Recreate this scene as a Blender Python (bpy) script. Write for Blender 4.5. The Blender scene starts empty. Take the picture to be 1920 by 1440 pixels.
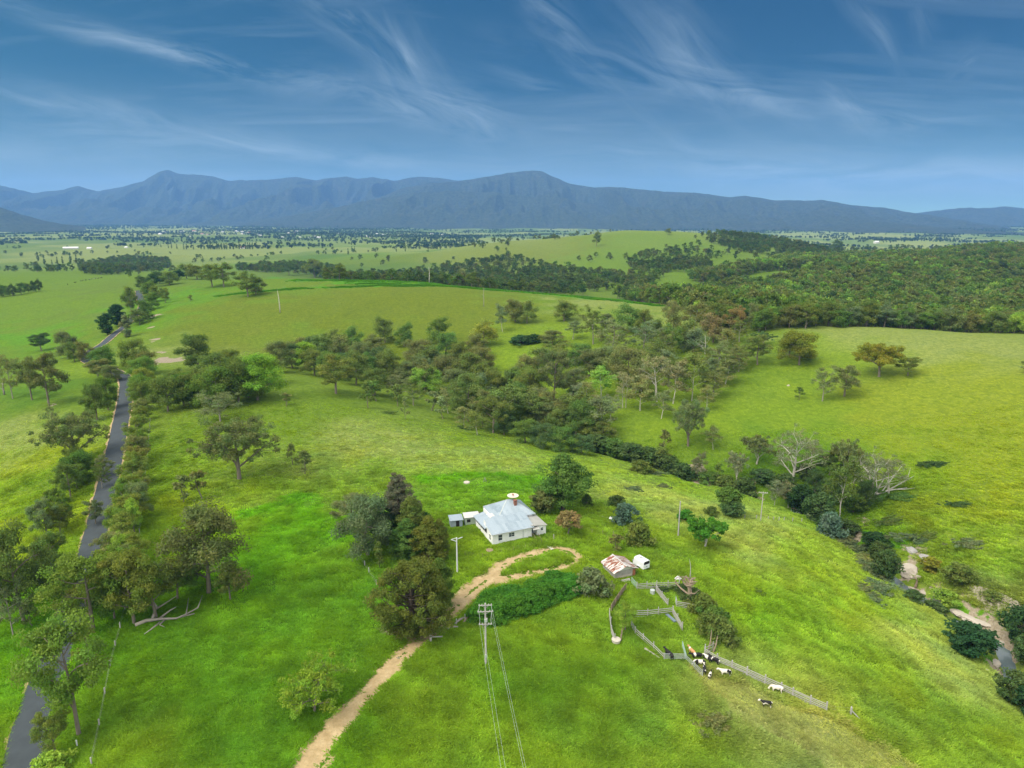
GK = .53
SUN_E, SUN_ANG = 1.5, 40.
SKY_WARP, SKY_STR = 3.4, .115
SKY_RGB = ((.05,3.),(.15,1.5),(.25,.80)); FILL_OVERCAST = (4.6,4.6,4.4,1)
GEN_CLOUD = .25; CLOUD_COL = (1.75, 2.15, 2.45, 1)
HAZE_D, HAZE_C = 5.4e-5, (.20,.445,.98)
EXPOSURE = 1.75
WISPS = [ # px, py, half length, half width, angle, strength
 (665,55,150,42,36,0.62),(760,110,80,60,60,0.50),(770,200,230,42,8,0.68),(860,190,120,60,25,0.43),(1040,35,120,36,48,0.43),(1180,130,260,42,12,0.56),(1290,90,190,70,40,0.37),(1380,150,170,34,22,0.50),
 (230,60,360,26,13,0.50),(430,110,260,22,13,0.50),(150,200,330,34,9,0.43),(520,270,300,26,10,0.43),(200,260,420,60,4,0.37),(1720,225,260,40,10,0.62),(1590,190,80,24,40,0.56),(1812,130,42,34,-35,0.68),(1640,45,130,20,52,0.43),(1710,25,80,24,62,0.37),
 (1450,318,620,40,3,0.68),(1180,200,200,30,38,0.31),(1000,160,110,20,25,0.37),(700,300,500,26,5,0.37),(1500,255,140,24,3,0.31),(1800,345,420,40,0,0.56)]

VEIL = (1.55, 1.7, 1.62, 1)
import bpy, bmesh, math, random
import numpy as np
from mathutils import Vector, Matrix

SC = bpy.context.scene
COL = SC.collection
PITCH = math.radians(13.8); CP, SP = math.cos(PITCH), math.sin(PITCH)
HC = 75.0
F = 1280.0
rad = math.radians

# ---------------------------------------------------------------- noise
def _hash(ix, iy, seed):
    n = (ix.astype(np.int64)*374761393 + iy.astype(np.int64)*668265263 + seed*1442695041) & 0xffffffff
    n = ((n ^ (n >> 13))*1274126177) & 0xffffffff
    n = (n ^ (n >> 16)) & 0xffffffff
    return n/4294967295.0*2-1
def vnoise(x, y, seed=0):
    x = np.asarray(x, float); y = np.asarray(y, float)
    ix = np.floor(x); iy = np.floor(y); fx = x-ix; fy = y-iy
    fx = fx*fx*fx*(fx*(fx*6-15)+10); fy = fy*fy*fy*(fy*(fy*6-15)+10)
    a = _hash(ix, iy, seed); b = _hash(ix+1, iy, seed); c = _hash(ix, iy+1, seed); d = _hash(ix+1, iy+1, seed)
    return (a*(1-fx)+b*fx)*(1-fy)+(c*(1-fx)+d*fx)*fy
def fbm(x, y, seed=0, octv=4, gain=.5):
    s = 0; a = 1; t = 0
    for k in range(octv):
        s = s+a*vnoise(x, y, seed+k*17); t += a; a *= gain; x = x*2.03+11.3; y = y*2.03-7.7
    return s/t
def sstep(a, b, x):
    t = np.clip((np.asarray(x, float)-a)/(b-a), 0, 1); return t*t*(3-2*t)

# ---------------------------------------------------------------- camera rays
def ray(px, py):
    u = (px-960)/F; v = (py-720)/F
    return u, CP-v*SP, -(SP+v*CP)          # world x, y, z per unit depth
def at_z(px, py, z):
    a, b, c = ray(px, py); t = (z-HC)/c
    return a*t, b*t, z
def project(x, y, z):
    dz = z-HC
    d = y*CP-dz*SP; up = y*SP+dz*CP
    return 960+F*x/d, 720-F*up/d, d

# ---------------------------------------------------------------- terrain from surveyed spot heights
CTRL = [  # px, py, height
 # near ground
 (0,1440,-2),(300,1440,-1),(640,1440,-1),(960,1440,-2),(1280,1440,-3.5),(1600,1440,-7),(1920,1440,-12),
 (0,1250,-3),(150,1250,-1),(450,1250,0),(800,1250,0),(1100,1250,-1),(1400,1300,-3),(1700,1320,-8),(1860,1330,-12.5),
 (0,1080,-5),(170,1080,-.5),(400,1080,.5),(650,1080,0),(925,1020,0),(1030,1006,0),(880,985,0),(1150,1090,-.8),(1300,1120,-2),(1500,1180,-5),(1650,1180,-9),
 (0,930,-7),(200,930,0),(400,930,1),(650,930,1),(1060,950,-.5),(1270,1000,-2.5),(1430,975,-5.5),(1560,1060,-10),
 (0,830,-6),(216,850,1),(400,840,2.5),(600,850,2),(800,860,1),(1000,860,-1.5),
 (0,740,-4),(240,735,0),(400,780,3),(600,760,3),(750,780,0),(1100,885,-4),(1280,935,-5.5),
 (500,700,3),(620,715,1.5),
 # creek line
 (1900,1230,-17),(1840,1180,-17),(1700,1075,-17),(1560,955,-17),(1450,922,-16.5),(1310,885,-15.5),(1210,858,-14),(1090,825,-12.5),(980,795,-11.5),(850,748,-9.5),(720,705,-7),(600,675,-4),(420,655,-3),
 # slope beyond the creek
 (1880,1080,-11),(1780,980,-10.5),(1640,880,-10),(1450,840,-10),(1300,810,-9.5),(1150,780,-8),
 (1920,880,-5),(1700,780,-3),(1500,740,-3),(1300,720,-3.5),(1100,700,-4),(960,690,-5),
 (1920,740,5),(1650,690,4),(1400,660,4),(1200,640,4),(1000,630,3),(850,640,0),
 (1920,652,12),(1780,630,13),(1620,616,13),(1450,611,11),(1300,598,11),(1230,580,11),(1120,562,11),(1000,550,12.5),(900,543,14),
 # left hill
 (700,620,3),(520,630,2),(330,640,1),(700,570,10.5),(500,575,11),(330,590,7),(860,590,7),
 (800,532,17),(620,526,17),(480,524,15),(380,545,9.5),
 # road valley at left and beyond
 (190,655,-3),(225,622,-1.5),(265,560,5),(262,540,6),(100,640,-10),(0,640,-13),(0,560,-6),(150,560,0),(0,520,-6),(200,522,-2),
]
FAR = [  # X, Y, height: what lies behind the crests and out on the plain
 (520,430,2),(420,470,-4),(250,470,-2),(330,640,-8),(120,620,-2),(20,690,-4),(600,560,-6),(800,620,-4),
 (-60,760,-5),(-170,820,-8),(-300,820,0),(-260,1000,-25),(0,1000,-24),(250,850,-12),(450,880,2),(330,900,-2),(700,900,2),(1100,900,6),
 (-600,900,-12),(-900,1000,-18),(-500,1300,-26),(-1000,1400,-34),(0,1300,-24),(200,1250,-4),(500,1250,-4),(900,1300,6),(1400,1200,10),
 (200,1650,26),(340,1700,32),(0,1650,6),(-300,1700,-22),(600,1750,18),(480,1500,10),(800,1700,-14),(1300,1700,0),(1900,1700,10),(60,1500,-6),
 (-800,2100,-36),(-1500,2100,-40),(0,2300,-25),(500,2400,-20),(1100,2400,-40),(2000,2500,-40),(-300,2100,-32),
 (-3000,3300,-50),(-1000,3300,-48),(0,3400,-50),(1500,3400,-58),(3500,3400,-60),
 (-7000,7000,-45),(-3000,7000,-50),(0,7000,-58),(3000,6800,-62),(7000,7000,-60),
 (-11000,13000,-40),(0,13000,-55),(11000,13000,-60),
 (-30,30,-2),(60,30,-4),(150,60,-13),(-150,50,-3),(100,-60,-8),(-100,-60,-3),(230,90,-12),(300,0,-8),(-300,60,-4),(-350,200,-12),(-400,400,-14),
 (320,180,-2),(400,300,14),(-700,500,-16),(900,300,16),(1500,300,16),(-1500,500,-20),(0,-80,-4),
]
pts = []
for px, py, z in CTRL:
    x, y, _ = at_z(px, py, z); pts.append((x, y, z))
pts += FAR
pts = np.array(pts, float)
def warp(x, y):
    w = np.maximum(np.asarray(y, float)+120, 20)
    return np.asarray(x, float)/w*1.1, np.log(w)
_U, _W = warp(pts[:,0], pts[:,1])
def _phi(r2): return .5*r2*np.log(r2+1e-9)
_n = len(pts)
_K = _phi((_U[:,None]-_U)**2+(_W[:,None]-_W)**2)+np.eye(_n)*2e-3
_Pm = np.c_[np.ones(_n), _U, _W]
_A = np.block([[_K, _Pm], [_Pm.T, np.zeros((3,3))]])
_sol = np.linalg.solve(_A, np.r_[pts[:,2], 0, 0, 0])
_cw, _cp = _sol[:_n], _sol[_n:]
def seg_dist(x, y, poly):
    """distance to a polyline and the position along it (0..n-1)"""
    x = np.asarray(x, float); y = np.asarray(y, float)
    best = np.full(x.shape, 1e9); tt = np.zeros(x.shape)
    for i in range(len(poly)-1):
        ax, ay = poly[i][:2]; bx, by = poly[i+1][:2]
        dx, dy = bx-ax, by-ay
        t = np.clip(((x-ax)*dx+(y-ay)*dy)/(dx*dx+dy*dy+1e-9), 0, 1)
        d = np.hypot(x-ax-t*dx, y-ay-t*dy)
        m = d < best; best = np.where(m, d, best); tt = np.where(m, i+t, tt)
    return best, tt
CREEK = [(108,92),(104,112),(106,126),(110,134),(108,142),(104,150),(101,162),(100,175),(99,190),(96,202),(88,214),(78,222),(66,230),(56,237),(42,245),(26,256),(10,272),(-10,290),(-30,306),(-50,325),(-80,350)]
def base_height(x, y):
    x = np.asarray(x, float); y = np.asarray(y, float)
    sh = x.shape; xf = x.ravel(); yf = y.ravel(); out = np.empty(xf.shape)
    U, W = warp(xf, yf)
    for s in range(0, len(xf), 40000):
        u = U[s:s+40000, None]; w = W[s:s+40000, None]
        out[s:s+40000] = _phi((u-_U)**2+(w-_W)**2)@_cw+_cp[0]+_cp[1]*u[:,0]+_cp[2]*w[:,0]
    return out.reshape(sh)
def height(x, y):
    x = np.asarray(x, float); y = np.asarray(y, float)
    z = base_height(x, y)
    far = sstep(700, 1800, y)*(1-.35*sstep(5000, 9000, y))
    z = z+far*(13*fbm(x/420, y/420, 5, 3)+5*vnoise(x/130, y/130, 9))
    mid = sstep(120, 300, y)*(1-far)
    z = z+mid*1.1*fbm(x/45, y/45, 21, 3)
    near = (x > -60) & (x < 160) & (y > 60) & (y < 380)
    if near.any():
        xn, yn = x[near], y[near]
        wob = 2.2*vnoise(xn/9, yn/9, 31)
        d, t = seg_dist(xn, yn, CREEK)
        up = np.clip((t-12)/6, 0, 1)
        e = np.abs(d)+wob
        cut = (1-sstep(2.0, 5.5, e))*2.6+(1-sstep(4, 15, e))*1.0
        z[near] -= cut*(1-.75*up)
        z[near] += (.25*vnoise(xn/3, yn/3, 33))*(1-sstep(6, 14, d))
    return z
def hz(x, y): return float(height(np.array([x], float), np.array([y], float))[0])
_TS = np.concatenate([np.arange(70, 700, 1.5), np.geomspace(700, 15000, 700)])
def hit(px, py, tmin=70.):
    a, b, c = ray(px, py)
    ts = _TS[_TS >= tmin]
    zz = height(a*ts, b*ts); rz = HC+c*ts
    below = np.nonzero(rz < zz)[0]
    if not len(below): return None
    i = below[0]
    if i == 0: t = ts[0]
    else:
        lo, hi = ts[i-1], ts[i]
        for _ in range(3):
            m = np.linspace(lo, hi, 9); k = np.nonzero(HC+c*m < height(a*m, b*m))[0]
            k = k[0] if len(k) else 8
            lo, hi = m[max(k-1, 0)], m[k]
        t = (lo+hi)/2
    x, y = a*t, b*t
    return Vector((x, y, hz(x, y)))

# ---------------------------------------------------------------- object helpers
def tag(o, label=None, cat=None, group=None, kind=None):
    if label: o['label'] = label
    if cat: o['category'] = cat
    if group: o['group'] = group
    if kind: o['kind'] = kind
    return o
def empty(name, loc=(0,0,0), rz=0., label=None, cat=None, group=None, sc=None):
    o = bpy.data.objects.new(name, None); COL.objects.link(o)
    o.location = loc; o.rotation_euler = (0, 0, rz); o.empty_display_size = .5
    if sc is not None: o.scale = (sc,)*3 if not hasattr(sc, '__len__') else sc
    return tag(o, label, cat, group)
def link(name, me, parent=None):
    o = bpy.data.objects.new(name, me); COL.objects.link(o)
    if parent is not None: o.parent = parent
    return o
def np_mesh(name, V, Fc, mat=None, smooth=False, attrs=None):
    """V (n,3); Fc (m,3|4) int array or list of polygons"""
    me = bpy.data.meshes.new(name)
    V = np.asarray(V, np.float32)
    if isinstance(Fc, np.ndarray):
        k = Fc.shape[1]; m = Fc.shape[0]
        me.vertices.add(len(V)); me.vertices.foreach_set('co', V.ravel())
        me.loops.add(m*k); me.loops.foreach_set('vertex_index', Fc.astype(np.int32).ravel())
        me.polygons.add(m); me.polygons.foreach_set('loop_start', np.arange(0, m*k, k, dtype=np.int32))
        me.update(calc_edges=True)
    else:
        me.from_pydata([tuple(map(float, v)) for v in V], [], Fc)
    if smooth: me.polygons.foreach_set('use_smooth', np.ones(len(me.polygons), bool))
    for nm, arr in (attrs or {}).items():
        arr = np.asarray(arr, np.float32)
        if arr.ndim == 1:
            a = me.attributes.new(nm, 'FLOAT', 'POINT'); a.data.foreach_set('value', arr)
        else:
            a = me.attributes.new(nm, 'FLOAT_COLOR', 'POINT')
            a.data.foreach_set('color', np.c_[arr, np.ones(len(arr))].astype(np.float32).ravel())
    if mat: me.materials.append(mat)
    me.validate()
    return me
class MB:
    """collects boxes, bars, tubes, polygons into one mesh"""
    def __init__(s): s.v = []; s.f = []
    def add(s, vs, fs):
        n = len(s.v); s.v += [tuple(v) for v in vs]; s.f += [tuple(i+n for i in f) for f in fs]; return s
    def box(s, x0, x1, y0, y1, z0, z1):
        return s.add([(x0,y0,z0),(x1,y0,z0),(x1,y1,z0),(x0,y1,z0),(x0,y0,z1),(x1,y0,z1),(x1,y1,z1),(x0,y1,z1)],
                     [(0,3,2,1),(4,5,6,7),(0,1,5,4),(1,2,6,5),(2,3,7,6),(3,0,4,7)])
    def bar(s, a, b, w, h, up=(0,0,1)):
        a, b = Vector(a), Vector(b); d = (b-a).normalized(); up = Vector(up)
        if abs(d.dot(up)) > .98: up = Vector((1,0,0))
        sd = d.cross(up).normalized()*w/2; uu = sd.cross(d).normalized()*h/2
        return s.add([a-sd-uu,a+sd-uu,a+sd+uu,a-sd+uu,b-sd-uu,b+sd-uu,b+sd+uu,b-sd+uu],
                     [(0,1,2,3),(7,6,5,4),(0,4,5,1),(1,5,6,2),(2,6,7,3),(3,7,4,0)])
    def tube(s, path, rads, n=6, cap=True):
        path = [Vector(p) for p in path]; rings = []
        if not hasattr(rads, '__len__'): rads = [rads]*len(path)
        ref = Vector((.31,.77,.55)); base = len(s.v)
        for i, p in enumerate(path):
            d = (path[min(i+1, len(path)-1)]-path[max(i-1, 0)]).normalized()
            a = d.cross(ref).normalized(); b = d.cross(a)
            for k in range(n):
                t = 2*math.pi*k/n; s.v.append(tuple(p+(a*math.cos(t)+b*math.sin(t))*rads[i]))
        for i in range(len(path)-1):
            for k in range(n):
                s.f.append((base+i*n+k, base+i*n+(k+1)%n, base+(i+1)*n+(k+1)%n, base+(i+1)*n+k))
        if cap:
            s.f.append(tuple(base+k for k in range(n))[::-1]); e = base+(len(path)-1)*n
            s.f.append(tuple(e+k for k in range(n)))
        return s
    def poly_prism(s, pts, th):
        """closed slab: polygon pts (3D) thickened downwards by th"""
        n = len(pts); low = [(p[0], p[1], p[2]-th) for p in pts]
        return s.add(list(pts)+low, [tuple(range(n)), tuple(range(2*n-1, n-1, -1))]+[(i, n+i, n+(i+1)%n, (i+1)%n) for i in range(n)])
    def mesh(s, name, mat=None, smooth=False):
        me = bpy.data.meshes.new(name); me.from_pydata(s.v, [], s.f)
        bm = bmesh.new(); bm.from_mesh(me); bmesh.ops.recalc_face_normals(bm, faces=bm.faces); bm.to_mesh(me); bm.free()
        if mat: me.materials.append(mat)
        if smooth: me.polygons.foreach_set('use_smooth', [True]*len(me.polygons))
        return me
    def build(s, name, mat=None, parent=None, smooth=False, bevel=0):
        o = link(name, s.mesh(name, mat, smooth), parent)
        if bevel:
            b = o.modifiers.new('bevel', 'BEVEL'); b.width = bevel; b.segments = 1; b.limit_method = 'ANGLE'
        return o

# ---------------------------------------------------------------- materials
def lin(c):
    return tuple(((v/255)/12.92 if v/255 <= .04045 else ((v/255+.055)/1.055)**2.4) for v in c)
class NT:
    def __init__(s, tree): s.t = tree; s.n = tree.nodes; s.l = tree.links
    def new(s, typ, **kw):
        n = s.n.new(typ)
        for k, v in kw.items():
            if k.startswith('i_'):
                key = k[2:]; key = int(key) if key.isdigit() else key.replace('_', ' ')
                s.put(n.inputs[key], v)
            else: setattr(n, k, v)
        return n
    def put(s, sock, v):
        if isinstance(v, bpy.types.NodeSocket): s.l.new(v, sock)
        else: sock.default_value = v
    def math(s, op, a, b=0., clamp=False):
        n = s.n.new('ShaderNodeMath'); n.operation = op; n.use_clamp = clamp; s.put(n.inputs[0], a); s.put(n.inputs[1], b); return n.outputs[0]
    def noise(s, vec, scale, detail=3., rough=.5, dist=0.):
        n = s.n.new('ShaderNodeTexNoise'); s.put(n.inputs['Vector'], vec); n.inputs['Scale'].default_value = scale
        n.inputs['Detail'].default_value = detail; n.inputs['Roughness'].default_value = rough; n.inputs['Distortion'].default_value = dist
        return n.outputs['Fac']
    def ramp(s, fac, stops):
        n = s.n.new('ShaderNodeValToRGB'); s.put(n.inputs[0], fac); e = n.color_ramp.elements
        while len(e) < len(stops): e.new(.5)
        for k, (p, c) in enumerate(stops):
            e[k].position = p; e[k].color = (*c, 1) if hasattr(c, '__len__') else (c, c, c, 1)
        return n.outputs[0]
    def mix(s, f, a, b, mode='MIX'):
        n = s.n.new('ShaderNodeMix'); n.data_type = 'RGBA'; n.blend_type = mode; n.clamp_factor = True
        s.put(n.inputs[0], f)
        for q, v in ((6, a), (7, b)):
            if not isinstance(v, bpy.types.NodeSocket) and len(v) == 3: v = (*v, 1)
            s.put(n.inputs[q], v)
        return n.outputs[2]
    def mapr(s, v, a, b, c=0., d=1.):
        n = s.n.new('ShaderNodeMapRange'); s.put(n.inputs[0], v)
        for k, q in enumerate((a, b, c, d)): s.put(n.inputs[k+1], q)
        return n.outputs[0]
    def mapping(s, vec, sc=(1,1,1), rot=(0,0,0), loc=(0,0,0)):
        n = s.n.new('ShaderNodeMapping'); s.put(n.inputs[0], vec); n.inputs['Scale'].default_value = sc; n.inputs['Rotation'].default_value = rot; n.inputs['Location'].default_value = loc
        return n.outputs[0]
def mat(name, fn=None, color=None, rough=.8, var=.15, vscale=3., bump=0., bscale=8., metal=0., spec=.3):
    m = bpy.data.materials.new(name); m.use_nodes = True; t = NT(m.node_tree)
    b = t.n['Principled BSDF']; b.inputs['Roughness'].default_value = rough
    b.inputs['Metallic'].default_value = metal; b.inputs['Specular IOR Level'].default_value = spec
    if fn: fn(t, b)
    else:
        tc = t.new('ShaderNodeTexCoord').outputs['Object']
        f = t.noise(tc, vscale, 5., .6)
        c = t.mix(f, tuple(max(0, v*(1-var*1.6)) for v in color), tuple(min(1, v*(1+var*1.6)) for v in color))
        t.put(b.inputs['Base Color'], c)
        if bump:
            bn = t.new('ShaderNodeBump', i_Strength=bump, i_Distance=.05, i_Height=t.noise(tc, bscale, 4., .6)); t.l.new(bn.outputs[0], b.inputs['Normal'])
    return m

def nth(n): return f"{n}{'th' if 10 <= n % 100 <= 20 else {1:'st',2:'nd',3:'rd'}.get(n % 10, 'th')}"
# ---------------------------------------------------------------- colours of the pasture (surveyed patches)
# kinds of sward: lush, meadow, olive, yellow, pale (seed heads), vivid, grazed
SW = dict(lush=(94,140,32), meadow=(115,147,38), olive=(118,136,34), yellow=(146,164,40), pale=(152,168,88), vivid=(102,156,28),
          grazed=(150,162,88), lime=(131,162,38), far=(112,138,52), dark=(62,96,34), brown=(130,128,74))
PATCH = [(300,1200,'lush'),(450,1300,'lush'),(250,1400,'meadow'),(500,1150,'lush'),(640,1330,'lush'),(560,1000,'vivid'),(500,960,'vivid'),(620,1100,'lush'),
 (350,1000,'meadow'),(320,880,'meadow'),(420,950,'yellow'),(500,870,'meadow'),(600,900,'meadow'),(560,800,'meadow'),(620,760,'meadow'),(680,830,'pale'),(560,880,'pale'),(500,1040,'vivid'),
 (800,840,'pale'),(760,880,'pale'),(700,890,'meadow'),(850,905,'vivid'),(960,905,'vivid'),(790,900,'vivid'),(870,940,'meadow'),(1010,895,'vivid'),(950,860,'pale'),(900,820,'meadow'),(1080,880,'lime'),
 (1150,910,'pale'),(1240,940,'pale'),(1180,960,'meadow'),(1330,960,'pale'),(1420,1010,'pale'),(1380,1060,'lime'),(1260,1050,'meadow'),(1500,1060,'lime'),(1420,1120,'lime'),(1500,1200,'lime'),
 (1600,1150,'lime'),(1650,1250,'meadow'),(1750,1330,'meadow'),(1700,1200,'pale'),(1500,1120,'meadow'),(1460,1170,'vivid'),(1560,1240,'lime'),(1600,1300,'lime'),(1440,1220,'vivid'),(1850,1400,'meadow'),(1780,1270,'pale'),
 (860,1050,'meadow'),(1000,1060,'meadow'),(1100,1010,'meadow'),(880,1120,'meadow'),(1100,1200,'meadow'),(1000,1250,'lush'),(1150,1280,'lush'),(900,1300,'meadow'),(1050,1400,'meadow'),(800,1380,'meadow'),(1300,1400,'meadow'),(1200,1200,'meadow'),(1280,1300,'lush'),
 (1450,1330,'grazed'),(1400,1290,'grazed'),(1550,1350,'grazed'),(1500,1400,'grazed'),(1350,1260,'grazed'),(1650,1420,'meadow'),(1240,1180,'meadow'),
 (60,1330,'meadow'),(60,1200,'lush'),(30,1290,'vivid'),(80,1190,'vivid'),(30,900,'lime'),(60,950,'meadow'),(80,860,'yellow'),(30,830,'pale'),(60,780,'meadow'),(60,740,'lush'),(120,720,'meadow'),(140,700,'lime'),(30,700,'meadow'),(30,1000,'yellow'),
 (1700,800,'yellow'),(1850,800,'yellow'),(1600,780,'lime'),(1500,770,'lime'),(1400,800,'lime'),(1800,880,'yellow'),(1880,950,'yellow'),(1700,880,'lime'),(1650,740,'yellow'),(1500,700,'lime'),(1400,700,'meadow'),(1750,960,'olive'),(1850,1020,'lime'),(1900,1070,'pale'),(1720,920,'meadow'),
 (1450,640,'meadow'),(1600,625,'pale'),(1750,645,'pale'),(1850,665,'pale'),(1400,615,'pale'),(1550,660,'lime'),(1800,700,'yellow'),(1900,740,'yellow'),(1300,690,'lime'),(1250,760,'lime'),(1200,700,'lime'),(1000,640,'lime'),(1100,620,'lime'),(1250,620,'lime'),(1200,600,'meadow'),(1300,610,'pale'),(1240,590,'pale'),(1120,570,'pale'),(970,680,'lime'),
 (1640,940,'lush'),(1600,970,'meadow'),(1300,860,'meadow'),(1400,870,'lush'),(1500,860,'lush'),
 (900,600,'olive'),(800,580,'olive'),(700,560,'olive'),(600,600,'olive'),(500,580,'olive'),(400,580,'olive'),(500,545,'meadow'),(700,640,'olive'),(620,630,'meadow'),(350,610,'olive'),(320,650,'pale'),(270,640,'meadow'),(900,560,'olive'),(1000,560,'meadow'),(420,640,'olive'),(330,560,'vivid'),(310,590,'vivid'),
 (80,600,'meadow'),(150,590,'far'),(40,560,'meadow'),(180,560,'meadow'),(80,530,'meadow'),(30,640,'vivid'),(120,640,'vivid'),(30,665,'meadow'),(160,630,'olive'),(230,540,'far'),
]
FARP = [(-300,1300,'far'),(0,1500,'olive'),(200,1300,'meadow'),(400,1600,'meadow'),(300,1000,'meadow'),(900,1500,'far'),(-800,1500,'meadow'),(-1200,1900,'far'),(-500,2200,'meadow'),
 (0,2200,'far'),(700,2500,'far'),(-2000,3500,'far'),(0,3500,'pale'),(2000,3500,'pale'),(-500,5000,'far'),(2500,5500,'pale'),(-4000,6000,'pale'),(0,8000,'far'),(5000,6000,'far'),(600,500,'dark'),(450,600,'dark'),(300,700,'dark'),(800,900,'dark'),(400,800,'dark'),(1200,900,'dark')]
BANDS = [  # long strips: path in pixels, half width px, sward
 ([(430,556),(560,541),(700,536),(800,535)],3,'vivid'),([(520,521),(640,528),(760,530),(860,535),(960,546),(1080,556)],5,'vivid'),([(600,534),(720,540),(830,541)],4,'vivid'),
 ([(1060,556),(1130,560)],5,'vivid'),([(0,632),(140,636)],4,'vivid'),([(560,930),(600,985),(640,1010)],16,'vivid'),([(360,1010),(470,960),(560,940)],10,'vivid'),
 ([(800,898),(900,890),(1020,905)],10,'vivid'),([(1540,985),(1620,1010),(1680,1020)],9,'vivid'),([(1850,1240),(1900,1290)],14,'vivid'),([(1800,1150),(1850,1165)],10,'vivid'),
]
_pp = []
for px, py, k in PATCH:
    p = hit(px, py)
    if p: _pp.append((p.x, p.y, *(v*GK for v in lin(SW[k]))))
for x, y, k in FARP: _pp.append((x, y, *(v*GK for v in lin(SW[k]))))
_pp = np.array(_pp); _pU, _pW = warp(_pp[:,0], _pp[:,1])
_bands = []
for path, hw, k in BANDS:
    ps = [hit(*p) for p in path]; ps = [p for p in ps if p]
    if len(ps) > 1:
        d = sum(project(*p)[2] for p in ps)/len(ps)
        _bands.append(([(p.x, p.y) for p in ps], hw*d/F*1.1*min(7, max(1.3, d/HC*.75)), tuple(v*GK for v in lin(SW[k]))))
_vc = tuple(v*GK*1.05 for v in lin((90,158,22)))
BRACKEN = [([(-240,560),(-179,575),(-118,587),(-74,597),(-30,600)], 5.), ([(-205,650),(-150,636),(-95,624),(-45,612),(0,600),(40,582),(70,560),(90,540)], 15.), ([(-150,604),(-107,600),(-58,596),(-10,590)], 7.), ([(60,545),(95,528),(112,515)], 7.)]
_bands = [b for b in _bands if min(q[1] for q in b[0]) < 520 or b[0][0][0] < -260]+[(p, w, _vc) for p, w in BRACKEN]
PADDOCK = [hit(*p) for p in [(1292,1245),(1500,1330),(1550,1340),(1640,1390),(1720,1450),(1560,1450),(1440,1380),(1340,1310),(1290,1260)]]
def inside(x, y, poly):
    x = np.asarray(x, float); y = np.asarray(y, float); c = np.zeros(x.shape, bool); j = len(poly)-1
    for i in range(len(poly)):
        xi, yi = poly[i]; xj, yj = poly[j]
        c ^= ((yi > y) != (yj > y)) & (x < (xj-xi)*(y-yi)/((yj-yi) or 1e-9)+xi); j = i
    return c
def sward(x, y):
    x = np.asarray(x, float).ravel(); y = np.asarray(y, float).ravel()
    d = .02*(1+0*x)
    x2 = x+vnoise(x/14, y/14, 77)*np.clip(y*.05, 3, 60); y2 = y+vnoise(x/14, y/14, 78)*np.clip(y*.07, 3, 100)
    U, W = warp(x2, y2); out = np.empty((len(x), 3))
    for s in range(0, len(x), 20000):
        r2 = ((U[s:s+20000,None]-_pU)**2+(W[s:s+20000,None]-_pW)**2*1.0)
        w = 1/(r2+.0016)**1.8
        out[s:s+20000] = (w@_pp[:,2:])/w.sum(1)[:,None]
    for path, hw, c in _bands:
        xs = [p[0] for p in path]; ys = [p[1] for p in path]
        m = (x > min(xs)-3*hw) & (x < max(xs)+3*hw) & (y > min(ys)-3*hw) & (y < max(ys)+3*hw)
        if m.any():
            dd, _ = seg_dist(x[m], y[m], path)
            dd = dd+hw*.6*vnoise(x[m]/hw, y[m]/hw, 91)+hw*.3*vnoise(x[m]/hw*3, y[m]/hw*3, 92)
            f = (1-sstep(hw*.55, hw*1.0, dd))[:,None]
            out[m] = out[m]*(1-f)+np.array(c)*f
    pm = inside(x+1.2*vnoise(x/2.5, y/2.5, 95), y+1.2*vnoise(x/2.5, y/2.5, 96), [(p.x, p.y) for p in PADDOCK])
    gz = np.array(lin((156,162,92)))*GK; out[pm] = out[pm]*.25+gz*.75
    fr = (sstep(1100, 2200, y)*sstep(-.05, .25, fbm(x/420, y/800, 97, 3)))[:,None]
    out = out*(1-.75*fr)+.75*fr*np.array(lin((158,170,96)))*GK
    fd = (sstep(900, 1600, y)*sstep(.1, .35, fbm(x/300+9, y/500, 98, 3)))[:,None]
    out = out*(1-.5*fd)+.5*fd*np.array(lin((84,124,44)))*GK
    return out

# ---------------------------------------------------------------- ground sheet
def axis(segs):
    out = [segs[0][0]]
    for a, b, f in segs:
        while out[-1] < b: out.append(out[-1]+f(out[-1]))
    return np.array(out)
ys = axis([(-90, 60, lambda v: 4.), (60, 330, lambda v: 1.15), (330, 15500, lambda v: 1.15+(v-330)*.0075)])
xr = axis([(0, 150, lambda v: 1.3), (150, 15500, lambda v: 1.3+(v-150)*.013)])
xs = np.concatenate([-xr[:0:-1], xr])
GX, GY = np.meshgrid(xs, ys)
GZ = height(GX, GY)
def detail(t, tc, col, strength=1.):
    """tussocks, mown streaks, seed heads: variation the sward itself has"""
    n1 = t.noise(tc, .09, 4., .6); n2 = t.noise(tc, .45, 4., .65, .6); n3 = t.noise(t.mapping(tc, (1,.35,1), (0,0,.5)), 1.6, 4., .7, .3)
    c = t.mix(t.mapr(n1, .35, .65, 0., .75), col, t.mix(1., col, (1.14,1.08,.95,1), 'MULTIPLY'))
    c = t.mix(t.mapr(n2, .38, .68, 0., .8), c, t.mix(1., c, (.52,.62,.50,1), 'MULTIPLY'))
    c = t.mix(t.mapr(n3, .48, .74, 0., .65), c, t.mix(1., c, (1.75,1.6,2.1,1), 'MULTIPLY'))
    return c, n1, n2, n3
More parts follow.
